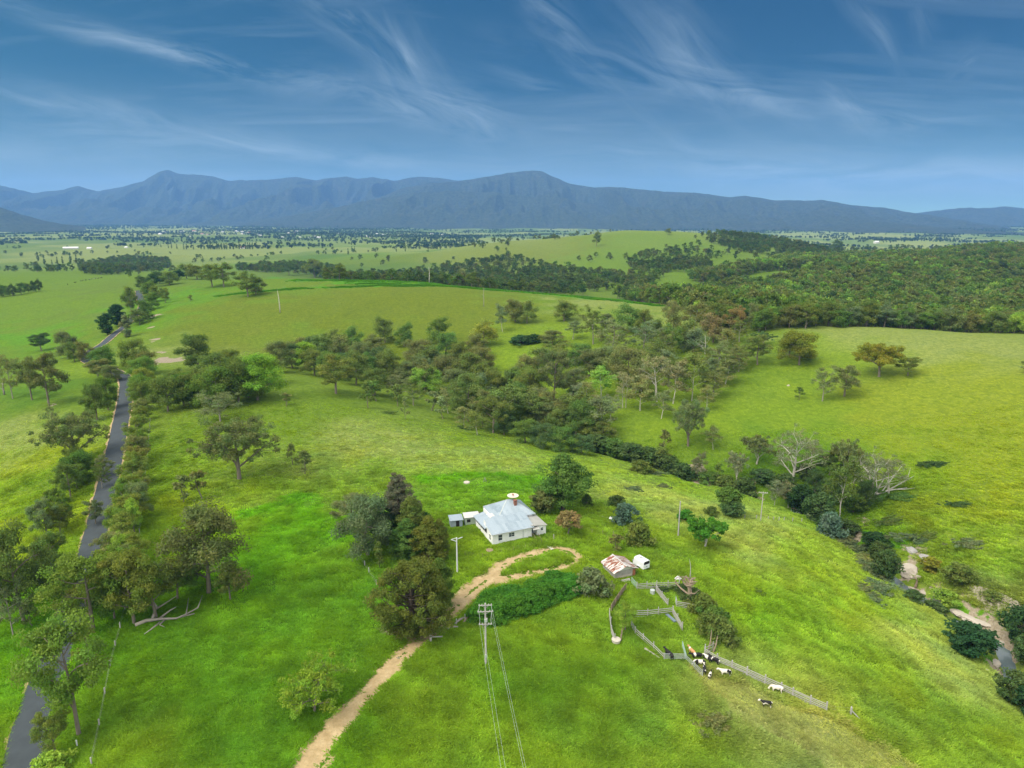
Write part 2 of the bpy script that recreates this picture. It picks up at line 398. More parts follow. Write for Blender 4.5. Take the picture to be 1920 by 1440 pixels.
def f_ground(t, b):
    tc = t.new('ShaderNodeTexCoord').outputs['Object']
    col = t.new('ShaderNodeAttribute', attribute_name='sward').outputs['Color']
    c, n1, n2, n3 = detail(t, tc, col)
    # bare earth and stone in the creek bed and on its cut banks
    e = t.new('ShaderNodeAttribute', attribute_name='earth').outputs['Fac']
    en = t.math('ADD', e, t.math('MULTIPLY', t.math('SUBTRACT', t.noise(tc, .7, 5., .7), .5), 1.3))
    soil = t.ramp(t.noise(tc, 1.8, 5., .7), [(.2, (.13,.10,.065)), (.5, (.25,.21,.15)), (.8, (.36,.32,.25))])
    c = t.mix(t.mapr(en, .55, .68), c, soil)
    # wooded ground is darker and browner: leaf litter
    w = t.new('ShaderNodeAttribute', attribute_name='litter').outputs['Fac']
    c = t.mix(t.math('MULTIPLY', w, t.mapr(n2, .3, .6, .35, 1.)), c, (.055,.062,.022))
    t.put(b.inputs['Base Color'], c); b.inputs['Roughness'].default_value = .9; b.inputs['Specular IOR Level'].default_value = .1
    h = t.math('ADD', t.math('MULTIPLY', n2, 1.2), t.math('MULTIPLY', n3, .5))
    h = t.math('ADD', h, t.math('MULTIPLY', t.noise(tc, 5., 2., .6), .25))
    bn = t.new('ShaderNodeBump', i_Strength=.9, i_Distance=.55, i_Height=h); t.l.new(bn.outputs[0], b.inputs['Normal'])
M_ground = mat('pasture', f_ground)
gx, gy = GX.ravel(), GY.ravel()
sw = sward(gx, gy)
earth = np.zeros(len(gx)); m = (gx > 20) & (gx < 160) & (gy > 80) & (gy < 300)
dc, tc_ = seg_dist(gx[m], gy[m], CREEK)
earth[m] = (1-sstep(3.5, 7.5, dc+2.0*vnoise(gx[m]/7, gy[m]/7, 41)))*.8*(1-.6*sstep(7, 12, tc_))*(.55+.75*vnoise(gx[m]/14, gy[m]/14, 43))*1.25
for px, py, rm in [(1850,1112,3.5),(1868,1120,4.5),(1885,1128,4.5),(1902,1140,4.5),(1835,1105,2.5),(1712,1036,3.5),(1738,1048,3.),(1700,1068,3.),(1590,985,3.),(1610,975,3.),(1540,925,3.),(1330,905,4.),(1300,898,4.),(1365,915,3.5),(1410,918,3.),(1600,1000,2.),(1745,1120,3.),(1870,1215,4.),(1862,1250,4.),
                   (735,1196,3.5),(760,1200,3.),(748,1186,3.),(1212,1112,1.6),(1185,1118,1.),(290,592,4.),(281,614,3.),(291,637,3.5),(306,676,6.),(318,676,5.),(300,660,3.),(95,760,1.5),(1020,940,1.5),(1075,968,2.),(1180,968,1.2),(148,1420,2.),(160,1395,1.2)]:
    q_ = hit(px, py); dd = np.hypot(gx-q_.x, (gy-q_.y)*.8); k_ = dd < rm*2; dd = dd+k_*rm*1.0*vnoise(gx/rm*1.3, gy/rm*1.3, 44); earth[k_] = np.maximum(earth[k_], (1-sstep(.35, 1.5, dd[k_]/rm))*1.0)
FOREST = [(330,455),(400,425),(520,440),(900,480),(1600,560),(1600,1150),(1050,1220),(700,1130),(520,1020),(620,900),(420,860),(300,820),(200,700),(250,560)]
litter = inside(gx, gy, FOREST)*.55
nx, ny = len(xs), len(ys)
idx = np.arange(nx*ny).reshape(ny, nx)
quads = np.stack([idx[:-1,:-1], idx[:-1,1:], idx[1:,1:], idx[1:,:-1]], -1).reshape(-1, 4)
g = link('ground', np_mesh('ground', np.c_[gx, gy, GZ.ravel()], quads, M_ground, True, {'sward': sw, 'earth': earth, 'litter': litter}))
tag(g, kind='structure')
print('ground', nx, ny); print('bands', [(len(b[0]), [tuple(map(int,q)) for q in b[0]], round(b[1],1)) for b in _bands[:4]])

# ---------------------------------------------------------------- mountains
def f_mount(t, b):
    tc = t.new('ShaderNodeTexCoord').outputs['Object']
    n = t.noise(tc, .006, 6., .65); n2 = t.noise(tc, .03, 4., .7)
    c = t.ramp(n2, [(.3, (.010,.018,.010)), (.7, (.060,.075,.040))])
    c = t.mix(t.mapr(n, .55, .75, 0., .5), c, (.085,.080,.045))
    t.put(b.inputs['Base Color'], c); b.inputs['Specular IOR Level'].default_value = .05; b.inputs['Roughness'].default_value = 1.
    bn = t.new('ShaderNodeBump', i_Strength=1., i_Distance=25., i_Height=n2); t.l.new(bn.outputs[0], b.inputs['Normal'])
M_mount = mat('mountain_forest', f_mount)
def mountain(name, sky, D, depth, base, seed, spur=1., nr=110, na=900):
    """a range whose crest stands at distance D(px); sky = crest points (px,py)"""
    px = np.linspace(sky[0][0], sky[-1][0], na); py = np.interp(px, [s[0] for s in sky], [s[1] for s in sky])
    k = np.array([1,2,3,2,1.])/9; pys = np.convolve(np.pad(py, 2, 'edge'), k, 'valid')
    pys = pys+.9*fbm(px/14, px*0, seed+3, 3)
    Dx = np.array([D(p) for p in px]); u = (px-960)/F
    v = (pys-720)/F; fw = CP-v*SP; dn = SP+v*CP
    cy = Dx; cz = HC-cy*dn/fw
    cx = cy*u/fw
    r = np.linspace(-1, .8, nr)
    V = []
    ax = cx/Dx
    R, A = np.meshgrid(r, np.arange(na), indexing='ij')
    Dp = Dx[A.astype(int)]; dep = depth
    yy = Dp+R*dep; xx = ax[A.astype(int)]*yy
    prof = np.where(R < 0, np.abs(1+R), 1-R/.8*.9)
    q = xx/900+seed; p = yy/2400+seed
    ridge = 1-np.abs(fbm(q, p, seed, 4, .5))*2
    ridge2 = 1-np.abs(fbm(q*2.7, p*2.2, seed+9, 4, .55))*2
    amt = np.clip(np.abs(R)*4.5, 0, 1)
    shape = np.clip(prof, 0, 1)**1.25
    hgt = (cz[A.astype(int)]-base); shape = np.clip(prof, 0, 1)**1.25
    bump = spur*1.25*amt*(1-np.abs(R))*(.46*(ridge-.70)+.20*(ridge2-.65))
    zz = base+hgt*(shape+np.minimum(bump, (1-shape)*.35))
    zz = np.where(R < -.985, base-30, zz)
    ids = np.arange(nr*na).reshape(nr, na)
    qd = np.stack([ids[:-1,:-1], ids[:-1,1:], ids[1:,1:], ids[1:,:-1]], -1).reshape(-1, 4)
    o = link(name, np_mesh(name, np.c_[xx.ravel(), yy.ravel(), zz.ravel()], qd, M_mount, True)); tag(o, kind='structure'); return o
mountain('mountain_range', [(-260,350),(-120,330),(0,346),(60,361),(120,355),(143,347),(165,354),(185,357),(230,350),(270,338),(300,321),(318,318),(340,325),(360,325),(400,329),(424,337),(480,335),(550,331),(590,337),(650,328),(668,334),(700,328),(735,338),(786,328),(850,337),(900,338),(960,340),(1100,360),(1300,400)],
         lambda p: 12500, 3400, -60, 3, 1.3)
mountain('mountain_ridge', [(560,470),(640,425),(700,375),(760,350),(850,338),(900,333),(945,323),(985,318),(1015,319),(1035,330),(1070,342),(1115,350),(1165,349),(1240,358),(1310,361),(1370,369),(1400,366),(1450,375),(1545,375),(1600,384),(1660,389),(1710,399),(1750,404),(1850,420),(1920,431),(2050,446),(2200,452)],
         lambda p: 10400-max(0, p-1000)*2.2, 2900, -62, 11, 1.2)
mountain('mountain_spur', [(330,428),(420,424),(540,405),(620,390),(700,372),(770,362),(840,356),(930,360),(1020,372),(1100,380),(1180,396),(1260,412),(1340,424),(1420,430)],
         lambda p: 9200, 1500, -60, 23, 1.)
mountain('wooded_hill', [(-200,370),(-100,376),(-20,386),(0,388),(40,402),(80,413),(120,420),(160,424)], lambda p: 6500, 900, -50, 37, .6, 50, 300)
mountain('eastern_hills', [(1640,412),(1700,402),(1760,394),(1800,389),(1850,390),(1885,386),(1920,390),(2050,398),(2200,380),(2300,400)], lambda p: 10500, 1500, -60, 43, .5, 50, 400)

# ---------------------------------------------------------------- camera, sky, sun, air
cam = bpy.data.cameras.new('camera'); co = bpy.data.objects.new('camera', cam); COL.objects.link(co)
cam.sensor_width = 36; cam.lens = 36*F/1920; cam.clip_start = 1; cam.clip_end = 60000
co.location = (0, 0, HC); co.rotation_euler = (math.pi/2-PITCH, 0, 0); SC.camera = co

SUN_EL, SUN_AZ = rad(52), rad(-122)      # azimuth from +Y towards +X
sd = Vector((math.sin(SUN_AZ)*math.cos(SUN_EL), math.cos(SUN_AZ)*math.cos(SUN_EL), math.sin(SUN_EL)))
sl = bpy.data.lights.new('sun', 'SUN'); sl.energy = SUN_E; sl.angle = rad(SUN_ANG); sl.color = (1, .92, .78)
so = bpy.data.objects.new('sun', sl); COL.objects.link(so); so.rotation_euler = (-sd).to_track_quat('-Z', 'Y').to_euler(); so.location = (0, -50, 200)

wd = bpy.data.worlds.new('World'); SC.world = wd; wd.use_nodes = True
t = NT(wd.node_tree); bg = t.n['Background']
tcw = t.new('ShaderNodeTexCoord').outputs['Generated']
sep = t.new('ShaderNodeSeparateXYZ', i_0=tcw)
zc = t.math('MAXIMUM', sep.outputs[2], 0.)
# clean, polarised-looking mountain air: the blue deepens quickly above the horizon
zw = t.math('MULTIPLY', t.math('ADD', zc, .03), SKY_WARP)
vec = t.new('ShaderNodeCombineXYZ', i_0=sep.outputs[0], i_1=sep.outputs[1], i_2=zw)
nrm = t.new('ShaderNodeVectorMath', operation='NORMALIZE', i_0=vec.outputs[0])
sky = t.new('ShaderNodeTexSky', sky_type='NISHITA', sun_disc=False, sun_elevation=SUN_EL, sun_rotation=SUN_AZ % (2*math.pi), altitude=300, air_density=1., dust_density=.6, ozone_density=3.)
t.l.new(nrm.outputs[0], sky.inputs[0])
ss = t.new('ShaderNodeSeparateColor', i_0=sky.outputs[0])
chan = [t.math('MULTIPLY', t.math('POWER', ss.outputs[k], p), g_) for k, (g_, p) in enumerate(SKY_RGB)]
chan[0] = t.math('MINIMUM', chan[0], t.math('MULTIPLY', chan[1], .55))
skyc = t.new('ShaderNodeCombineColor', i_0=chan[0], i_1=chan[1], i_2=chan[2]).outputs[0]
# cirrus: streaks laid out by direction (azimuth tangent, elevation tangent)
yv = t.math('MAXIMUM', sep.outputs[1], .05)
U = t.math('DIVIDE', sep.outputs[0], yv); Vv = t.math('DIVIDE', sep.outputs[2], yv)
uv = t.new('ShaderNodeCombineXYZ', i_0=U, i_1=Vv).outputs[0]
front = t.mapr(sep.outputs[1], .15, .4)
warpn = t.new('ShaderNodeTexNoise', i_Vector=uv, i_Scale=2.6, i_Detail=3.)
d0 = t.new('ShaderNodeVectorMath', operation='SUBTRACT', i_0=warpn.outputs['Color']); d0.inputs[1].default_value = (.5,.5,.5)
s0 = t.new('ShaderNodeVectorMath', operation='SCALE', i_0=d0.outputs[0]); s0.inputs['Scale'].default_value = .10
wuv = t.new('ShaderNodeVectorMath', operation='ADD', i_0=uv, i_1=s0.outputs[0]).outputs[0]
cls = {}
def streaks(ang):
    """fibres running in one direction, shared by all wisps that lie that way"""
    k = min((2, 12, 38, 58, -35), key=lambda q: abs(q-ang))
    if k not in cls:
        r_ = t.new('ShaderNodeVectorRotate', rotation_type='Z_AXIS', i_Vector=wuv); r_.inputs['Angle'].default_value = rad(k)
        cls[k] = t.mapr(t.noise(t.mapping(r_.outputs[0], (4., 26., 1), (0,0,0), (k*.13, k*.17, 0)), 1., 6., .70, 1.0), .38, .84)
    return cls[k]
def wisp(px, py, L, W, ang, amp):
    """px,py centre; L,W half sizes in px; ang degrees (image, + = down to the right)"""
    a, b_, c_ = ray(px, py); cu, cv = a/b_, c_/b_
    o_ = t.new('ShaderNodeVectorMath', operation='SUBTRACT', i_0=wuv); o_.inputs[1].default_value = (cu, cv, 0)
    r_ = t.new('ShaderNodeVectorRotate', rotation_type='Z_AXIS', i_Vector=o_.outputs[0]); r_.inputs['Angle'].default_value = rad(ang)
    q = t.mapping(r_.outputs[0], (F/L, F/W, 1))
    ln = t.new('ShaderNodeVectorMath', operation='LENGTH', i_0=q).outputs['Value']
    g_ = t.mapr(ln, 0., 1.6, 1., 0.); g_ = t.math('MULTIPLY', g_, g_)
    return t.math('MULTIPLY', t.math('MULTIPLY', g_, streaks(ang)), amp)
tot = 0.
for a in WISPS:
    w_ = wisp(*a); tot = w_ if isinstance(tot, float) else t.math('ADD', tot, w_)
tot = t.math('MINIMUM', t.math('MULTIPLY', tot, front), .85)
hp = t.new('ShaderNodeCombineXYZ', i_0=t.math('DIVIDE', sep.outputs[0], t.math('ADD', zc, .12)), i_1=t.math('DIVIDE', sep.outputs[1], t.math('ADD', zc, .12))).outputs[0]
gen = t.mapr(t.noise(t.mapping(hp, (.5,1.6,1), (0,0,.35)), 1.1, 7., .6, .5), .5, .85, 0., GEN_CLOUD)
tot = t.math('MAXIMUM', tot, gen)
skyc = t.mix(tot, skyc, CLOUD_COL)
# thin milky veil low over the ranges
veil = t.math('MULTIPLY', t.mapr(zc, .03, .17, .45, 0.), t.mapr(t.noise(t.mapping(uv, (1.6,11.,1), (0,0,.04)), 1., 4., .6, .4), .34, .68, .3, 1.))
skyc = t.mix(veil, skyc, VEIL)
# unseen broken overcast above and behind the viewer, added for neutral soft fill
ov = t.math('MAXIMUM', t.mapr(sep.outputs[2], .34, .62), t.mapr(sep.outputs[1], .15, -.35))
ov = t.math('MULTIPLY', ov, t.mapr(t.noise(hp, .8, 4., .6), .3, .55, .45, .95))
skyc = t.mix(ov, skyc, FILL_OVERCAST)
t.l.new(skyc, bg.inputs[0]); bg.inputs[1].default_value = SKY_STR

def f_haze(tt):
    pass
hm = bpy.data.materials.new('haze'); hm.use_nodes = True
hn = NT(hm.node_tree); hn.n.remove(hn.n['Principled BSDF'])
pv = hn.new('ShaderNodeVolumePrincipled', i_Density=HAZE_D); pv.inputs['Color'].default_value = (*HAZE_C, 1); pv.inputs['Anisotropy'].default_value = .0
hn.l.new(pv.outputs[0], hn.n['Material Output'].inputs['Volume'])
if HAZE_D > 0:
    hb = MB().box(-16500, 16500, -95, 16800, -260, 905).build('haze', hm); tag(hb, kind='stuff')

vs = SC.view_settings; vs.view_transform = 'Standard'; vs.look = 'None'; vs.exposure = EXPOSURE; vs.gamma = 1; vs.use_curve_mapping = False
SC.render.engine = 'CYCLES'; SC.cycles.use_denoising = True; SC.cycles.max_bounces = 6; SC.cycles.diffuse_bounces = 3; SC.cycles.glossy_bounces = 2
SC.cycles.transparent_max_bounces = 6; SC.cycles.volume_bounces = 1; SC.cycles.transmission_bounces = 2
wd.cycles.sampling_method = 'MANUAL'; wd.cycles.sample_map_resolution = 128
# ---------------------------------------------------------------- foliage materials
def leafmat(name, inst):
    m = bpy.data.materials.new(name); m.use_nodes = True; t = NT(m.node_tree); t.n.remove(t.n['Principled BSDF'])
    col = t.new('ShaderNodeAttribute', attribute_type='INSTANCER', attribute_name='tcol').outputs['Color'] if inst else t.new('ShaderNodeObjectInfo').outputs['Color']
    tint = t.new('ShaderNodeAttribute', attribute_name='tint').outputs['Color']
    c = t.mix(1., col, tint, 'MULTIPLY')
    d = t.new('ShaderNodeBsdfDiffuse', i_Color=c); tr = t.new('ShaderNodeBsdfTranslucent', i_Color=t.mix(1., c, (1.1,1.2,.6,1), 'MULTIPLY'))
    mx = t.new('ShaderNodeMixShader', i_0=.46, i_1=d.outputs[0], i_2=tr.outputs[0])
    t.l.new(mx.outputs[0], t.n['Material Output'].inputs[0]); return m
M_leaf = leafmat('foliage', False); M_leafi = leafmat('foliage_distant', True)
M_bark = mat('grey_bark', color=(.17,.145,.115), rough=.9, var=.25, vscale=2.)
M_white = mat('pale_bark', color=(.40,.38,.33), rough=.85, var=.22, vscale=1.2)
M_dead = mat('dead_wood', color=(.27,.245,.21), rough=.9, var=.2, vscale=1.5)
M_darkbark = mat('dark_bark', color=(.075,.06,.045), rough=.9, var=.25, vscale=2.)

# ---------------------------------------------------------------- tree generator
def rnd_dirs(rs, n):
    v = rs.normal(size=(n, 3)); return v/np.linalg.norm(v, axis=1)[:,None]
def leaves(rs, centers, radii, per, size, flat=.7, droop=0., col=None, up=.45, elong=1.7):
    """leaf sprays spread through clump volumes -> verts, quads, tint"""
    n = len(centers)*per
    ci = np.repeat(np.arange(len(centers)), per)
    d = rnd_dirs(rs, n); r = rs.rand(n)**.42
    rr = radii[ci]
    off = d*r[:,None]*rr[:,None]; off[:,2] *= flat; off[:,2] -= droop*rr*rs.rand(n)
    p = centers[ci]+off
    nr = d*.9+rs.normal(size=(n,3))*.65; nr[:,2] += up
    nr /= np.linalg.norm(nr, axis=1)[:,None]
    a = np.cross(nr, rnd_dirs(rs, n)); a /= np.linalg.norm(a, axis=1)[:,None]+1e-6
    if droop: a[:,2] -= .5; a /= np.linalg.norm(a, axis=1)[:,None]
    b = np.cross(nr, a); b /= np.linalg.norm(b, axis=1)[:,None]+1e-6
    s = size*(.55+.9*rs.rand(n))[:,None]
    a = a*s*elong/2; b = b*s/2
    V = np.stack([p-a, p+b*.9, p+a, p-b*.9], 1).reshape(-1, 3)
    Q = np.arange(n*4).reshape(n, 4)
    cl = .82+.36*rs.rand(len(centers)); lf = .8+.4*rs.rand(n)
    warm = rs.rand(len(centers))
    tint = (cl[ci]*lf)[:,None]*np.stack([.84+.26*warm[ci], np.ones(n), .85+.2*rs.rand(n)], 1)
    if col is not None: tint = tint*col[ci]
    return V, Q, np.repeat(tint, 4, 0)
def limb(mb, rs, a, b, r0, r1, n=5, sag=.12, k=4):
    a, b = np.array(a, float), np.array(b, float); L = np.linalg.norm(b-a)
    off = rs.normal(size=3)*L*sag; off[2] = abs(off[2])*.6
    ts = np.linspace(0, 1, k+1)
    P = [a+(b-a)*t+off*math.sin(math.pi*t) for t in ts]
    mb.tube(P, [r0+(r1-r0)*t for t in ts], n, False)
    return P
def gum(seed, H=13., W=10., crown=.42, limbs=7, sub=6, cr=1.25, per=60, leaf=.34, flat=.62, r0=.28, spread=.55, lobes=.24, stems=1, n=6, fork=.3, bare=.0, umb=0., twig=True, droop=0., lean=.02):
    """open-crowned eucalypt: limbs fork from the bole, each ends in a lobe of leaf clumps"""
    rs = np.random.RandomState(seed); mb = MB(); C = []; R = []
    H0 = H*crown
    for s_ in range(stems):
        ox, oy = (0, 0) if stems == 1 else rs.normal(size=2)*.35
        tx, ty = rs.normal(size=2)*H*lean*(1 if stems == 1 else 3)
        top = np.array([tx, ty, H*.80])
        P = [np.array([ox, oy, -.6]), np.array([ox, oy, .3]), np.array([ox+tx*.3, oy+ty*.3, H*.3])+rs.normal(size=3)*.2, np.array([ox+tx*.6, oy+ty*.6, H*.55])+rs.normal(size=3)*.25, top]
        mb.tube(P, [r0*1.5, r0*1.1, r0*.85, r0*.55, r0*.15], n, False)
        nl = max(2, limbs//stems)
        for i in range(nl):
            f = fork+(.78-fork)*(i+.5*rs.rand())/nl
            z = H*f; q = np.interp(z, [p[2] for p in P], range(len(P))); k = min(int(q), len(P)-2); st = P[k]+(P[k+1]-P[k])*(q-k)
            az = 2.4*i+rs.rand()*1.1+s_*1.7
            g = (i+.5)/nl
            reach = W*.5*(math.sqrt(max(.02, 1-((g-.36)/.70)**2)) if not umb else math.sqrt(1-(g*.75)**2))*(.62+.34*rs.rand())
            hz_ = H0+(H-H0)*(.10+.78*g)+rs.normal()*.3
            if umb: hz_ = hz_*(1-umb*.8)+(H*(.74+.18*rs.rand())-reach*.10)*umb*.8
            hz_ = max(hz_, z+.3)
            e = np.array([st[0]+reach*math.cos(az), st[1]+reach*math.sin(az), hz_])
            rr = r0*(.50-.22*g)
            LP = limb(mb, rs, st, e, rr, rr*.35, 5 if n > 4 else 4, .10)
            for j in range(sub):
                o = rnd_dirs(rs, 1)[0]*np.array([1,1,.8])*W*lobes*(.4+.7*rs.rand())
                c = e+o if j else e
                if j > sub*.65: c = LP[2]+o*.8+np.array([0,0,W*.05])
                c[2] = min(max(c[2], H0), H*1.0)
                if twig and j: limb(mb, rs, LP[-2] if j <= sub*.65 else LP[1], c, rr*.30, rr*.10, 3, .12, 3)
                if rs.rand() >= bare: C.append(c); R.append(cr*(.7+.6*rs.rand()))
        C.append(top+np.array([0,0,H*.06])); R.append(cr*.9)
        for j in range(5):
            C.append(top+rs.normal(size=3)*np.array([1,1,.5])*W*.1+np.array([0,0,0])); R.append(cr)
    V, Q, T = leaves(rs, np.array(C), np.array(R), per, leaf, flat, droop)
    return mb, V, Q, T
def dense(seed, H=9., W=8., shape='round', nclump=70, cr=1.1, per=60, leaf=.34, r0=.25, crown=.12, n=5, flat=.75, rough=.16, droop=0., col=None, up=.5, shellb=.35):
    rs = np.random.RandomState(seed); mb = MB()
    z0 = H*crown; C = []
    ph = rs.rand(6)*6.3
    for i in range(nclump):
        t = rs.rand() if shape != 'cone' else 1-math.sqrt(rs.rand())
        az = rs.rand()*2*math.pi
        if shape == 'round': e = math.sqrt(max(0, 1-(2*t-1)**2))*(1.0 if t < .5 else 1.)
        elif shape == 'dome': e = math.sqrt(max(0, 1-t*t))
        elif shape == 'cone': e = (1-t)**.8+.04
        elif shape == 'column': e = min(1, (1-t)*3.2)*min(1, .55+t*3)
        elif shape == 'umbrella': t = .35+.65*t; e = math.sqrt(max(0, 1-((t-.35)/.68)**2))
        elif shape == 'egg': e = min(1., (1-t)*1.9)**.7*min(1, .75+t)
        e *= 1+rough*math.sin(3*az+ph[0])+rough*math.sin(5*az+4*t+ph[1])+rough*.8*math.sin(9*t+2*az+ph[2])
        r = W/2*e*(rs.rand()**shellb)
        r = max(0, r-cr*.35)
        C.append((r*math.cos(az), r*math.sin(az), z0+cr*.4+(H-z0-cr*.7)*t))
    C = np.array(C)
    P = [(0,0,-.5),(0,0,.2),(rs.normal()*.15, rs.normal()*.15, H*.45),(0,0,H*.85)]
    mb.tube(P, [r0*1.4, r0, r0*.7, r0*.15], n, False)
    for c in C[::2]:
        q = min(.8*H, max(.15*H, c[2]-np.hypot(c[0], c[1])*.6)); limb(mb, rs, (0,0,q), c, r0*.3, r0*.08, 3, .08, 2)
    V, Q, T = leaves(rs, C, cr*(.7+.6*rs.rand(len(C))), per, leaf, flat, droop, None if col is None else col(C, H), up)
    return mb, V, Q, T
TPL = {}
def template(key, maker, bark, one=False, **kw):
    mb, V, Q, T = maker(**kw)
    H = V[:,2].max(); W = (np.percentile(V[:,0], 98)-np.percentile(V[:,0], 2)+np.percentile(V[:,1], 98)-np.percentile(V[:,1], 2))/2
    if one:
        nb = len(mb.v); V2 = np.r_[np.array(mb.v), V]; faces = [tuple(f) for f in mb.f]+[tuple(q) for q in (Q+nb)]
        me = np_mesh(key, V2, faces, None, False, {'tint': np.r_[np.ones((nb,3)), T]})
        me.materials.append(M_leafi); me.materials.append(bark)
        mi = np.zeros(len(me.polygons), np.int32); mi[:len(mb.f)] = 1; me.polygons.foreach_set('material_index', mi)
        return me, H, W
    tm = mb.mesh(key+'_trunk', bark, True)
    cm = np_mesh(key+'_crown', V, Q, M_leaf, False, {'tint': T})
    TPL.setdefault(key, []).append((tm, cm, H, W))
for s in range(4):
    template('gum', gum, M_bark, seed=100+s, crown=.26, fork=.2, per=150, leaf=.205, limbs=9, sub=8, cr=1.2, lobes=.2)                       # open olive gum
    template('full', gum, M_bark, seed=200+s, crown=.1, limbs=12, sub=8, cr=1.45, per=150, leaf=.215, lobes=.2, fork=.16, flat=.8)   # full rounded gum
    template('midgum', gum, M_bark, seed=300+s, per=80, leaf=.31, limbs=9, sub=6, cr=1.5, n=5, twig=False, crown=.24, fork=.2, lobes=.2)
    template('midfull', gum, M_bark, seed=320+s, crown=.08, per=80, leaf=.31, limbs=10, sub=7, cr=1.7, lobes=.2, n=5, fork=.15, twig=False, flat=.8)
for s in range(3):
    template('white', gum, M_white, seed=400+s, per=36, leaf=.24, limbs=8, sub=8, cr=1.0, bare=.1, r0=.16, stems=1+s%2, crown=.35)   # pale limbs through thin foliage
    template('grey', gum, M_dead, seed=430+s, per=70, leaf=.21, limbs=10, sub=8, cr=1.05, bare=.08, r0=.22, crown=.25, fork=.2)
    template('slim', gum, M_white, seed=450+s, H=12, W=5.5, per=60, leaf=.22, limbs=9, sub=5, cr=1.0, r0=.11, crown=.26, fork=.2, lean=.05)
    template('sapling', gum, M_bark, seed=470+s, H=5, W=2.4, per=22, leaf=.24, limbs=6, sub=3, cr=.5, r0=.07, crown=.2, fork=.12)
    template('shrub', dense, M_bark, seed=500+s, H=3.2, W=4.6, shape='dome', nclump=60, cr=.6, per=48, leaf=.22, r0=.1, crown=.02)
    template('round', dense, M_bark, seed=520+s, H=8, W=7, nclump=100, cr=.95, per=60, leaf=.32, rough=.12)
template('umbrella', gum, M_white, seed=601, H=7, W=9, per=34, leaf=.3, limbs=10, sub=8, cr=.85, umb=1., crown=.55, fork=.12, flat=.5, r0=.25)
template('bigspread', gum, M_bark, seed=602, H=13, W=14, crown=.26, per=100, leaf=.24, limbs=14, sub=9, cr=1.15, umb=.35, fork=.12, r0=.45)
template('spread', gum, M_bark, seed=603, H=11, W=15, per=160, leaf=.27, limbs=13, sub=9, cr=1.5, umb=.6, crown=.34, fork=.2, r0=.45, flat=.55)
template('bigwhite', gum, M_white, seed=604, H=14, W=14, per=40, leaf=.25, limbs=11, sub=9, cr=1.1, bare=.3, r0=.4, stems=1, crown=.3, fork=.12)
template('bright', gum, M_bark, seed=605, H=6, W=8.5, per=60, leaf=.17, limbs=14, sub=9, cr=.62, umb=.3, crown=.1, fork=.05, r0=.16, flat=.8)
template('broadleaf', dense, M_darkbark, seed=606, H=13, W=10, shape='egg', nclump=150, cr=1.15, per=120, leaf=.24, r0=.38, crown=.2, rough=.14)
template('russet', dense, M_bark, seed=607, H=4.5, W=4.6, shape='umbrella', nclump=70, cr=.55, per=60, leaf=.2, r0=.13, crown=.25, rough=.08)
template('leafy', gum, M_white, seed=608, H=6, W=8, per=80, leaf=.28, limbs=12, sub=8, cr=.75, umb=.9, crown=.42, fork=.14, flat=.6, r0=.22)
template('hedgebush', dense, M_darkbark, seed=609, H=4.6, W=6, shape='dome', nclump=130, cr=.75, per=140, leaf=.18, crown=.0, r0=.15, droop=.4, rough=.1)
template('hedgebush', dense, M_darkbark, seed=610, H=4.8, W=6, shape='dome', nclump=130, cr=.75, per=140, leaf=.18, crown=.0, r0=.15, droop=.4, rough=.14)
template('cypress', dense, M_darkbark, seed=611, H=14, W=13, shape='round', nclump=330, cr=.85, per=150, leaf=.18, r0=.5, crown=.04, droop=.7, rough=.16, flat=.8)
template('greencypress', dense, M_darkbark, seed=612, H=13, W=6, shape='egg', nclump=170, cr=.75, per=140, leaf=.18, r0=.3, crown=.03, droop=.5, rough=.14)
def browntop(C, H):
    f = sstep(.42, .52, C[:,2]/H)[:,None]; return (1-f)+f*np.array([4.9,2.0,3.3])
template('halfdead', dense, M_darkbark, seed=613, H=15, W=11, shape='cone', nclump=260, cr=.8, per=130, leaf=.17, r0=.4, crown=.16, flat=.45, rough=.10, col=browntop)
template('halfdead2', dense, M_darkbark, seed=614, H=14, W=8, shape='egg', nclump=140, cr=.9, per=60, leaf=.3, r0=.3, crown=.2)
template('pencil', dense, M_darkbark, seed=615, H=5, W=1.3, shape='column', nclump=40, cr=.35, per=40, leaf=.16, r0=.06, crown=.2)
template('pine', dense, M_darkbark, seed=616, H=14, W=9, shape='round', nclump=110, cr=1.2, per=40, leaf=.45, r0=.3, crown=.08)
template('poplar', dense, M_bark, seed=617, H=18, W=3.4, shape='column', nclump=50, cr=.9, per=14, leaf=.7, r0=.25, crown=.08, n=4)
template('willow', dense, M_bark, seed=618, H=9, W=4.5, shape='column', nclump=50, cr=.9, per=40, leaf=.4, r0=.2, crown=.05)
template('flatscrub', dense, M_bark, seed=619, H=1.1, W=6, shape='dome', nclump=70, cr=.45, per=40, leaf=.2, r0=.05, crown=.0)
template('flatscrub', dense, M_bark, seed=620, H=1.2, W=6, shape='dome', nclump=60, cr=.5, per=44, leaf=.2, r0=.05, crown=.0, rough=.25)

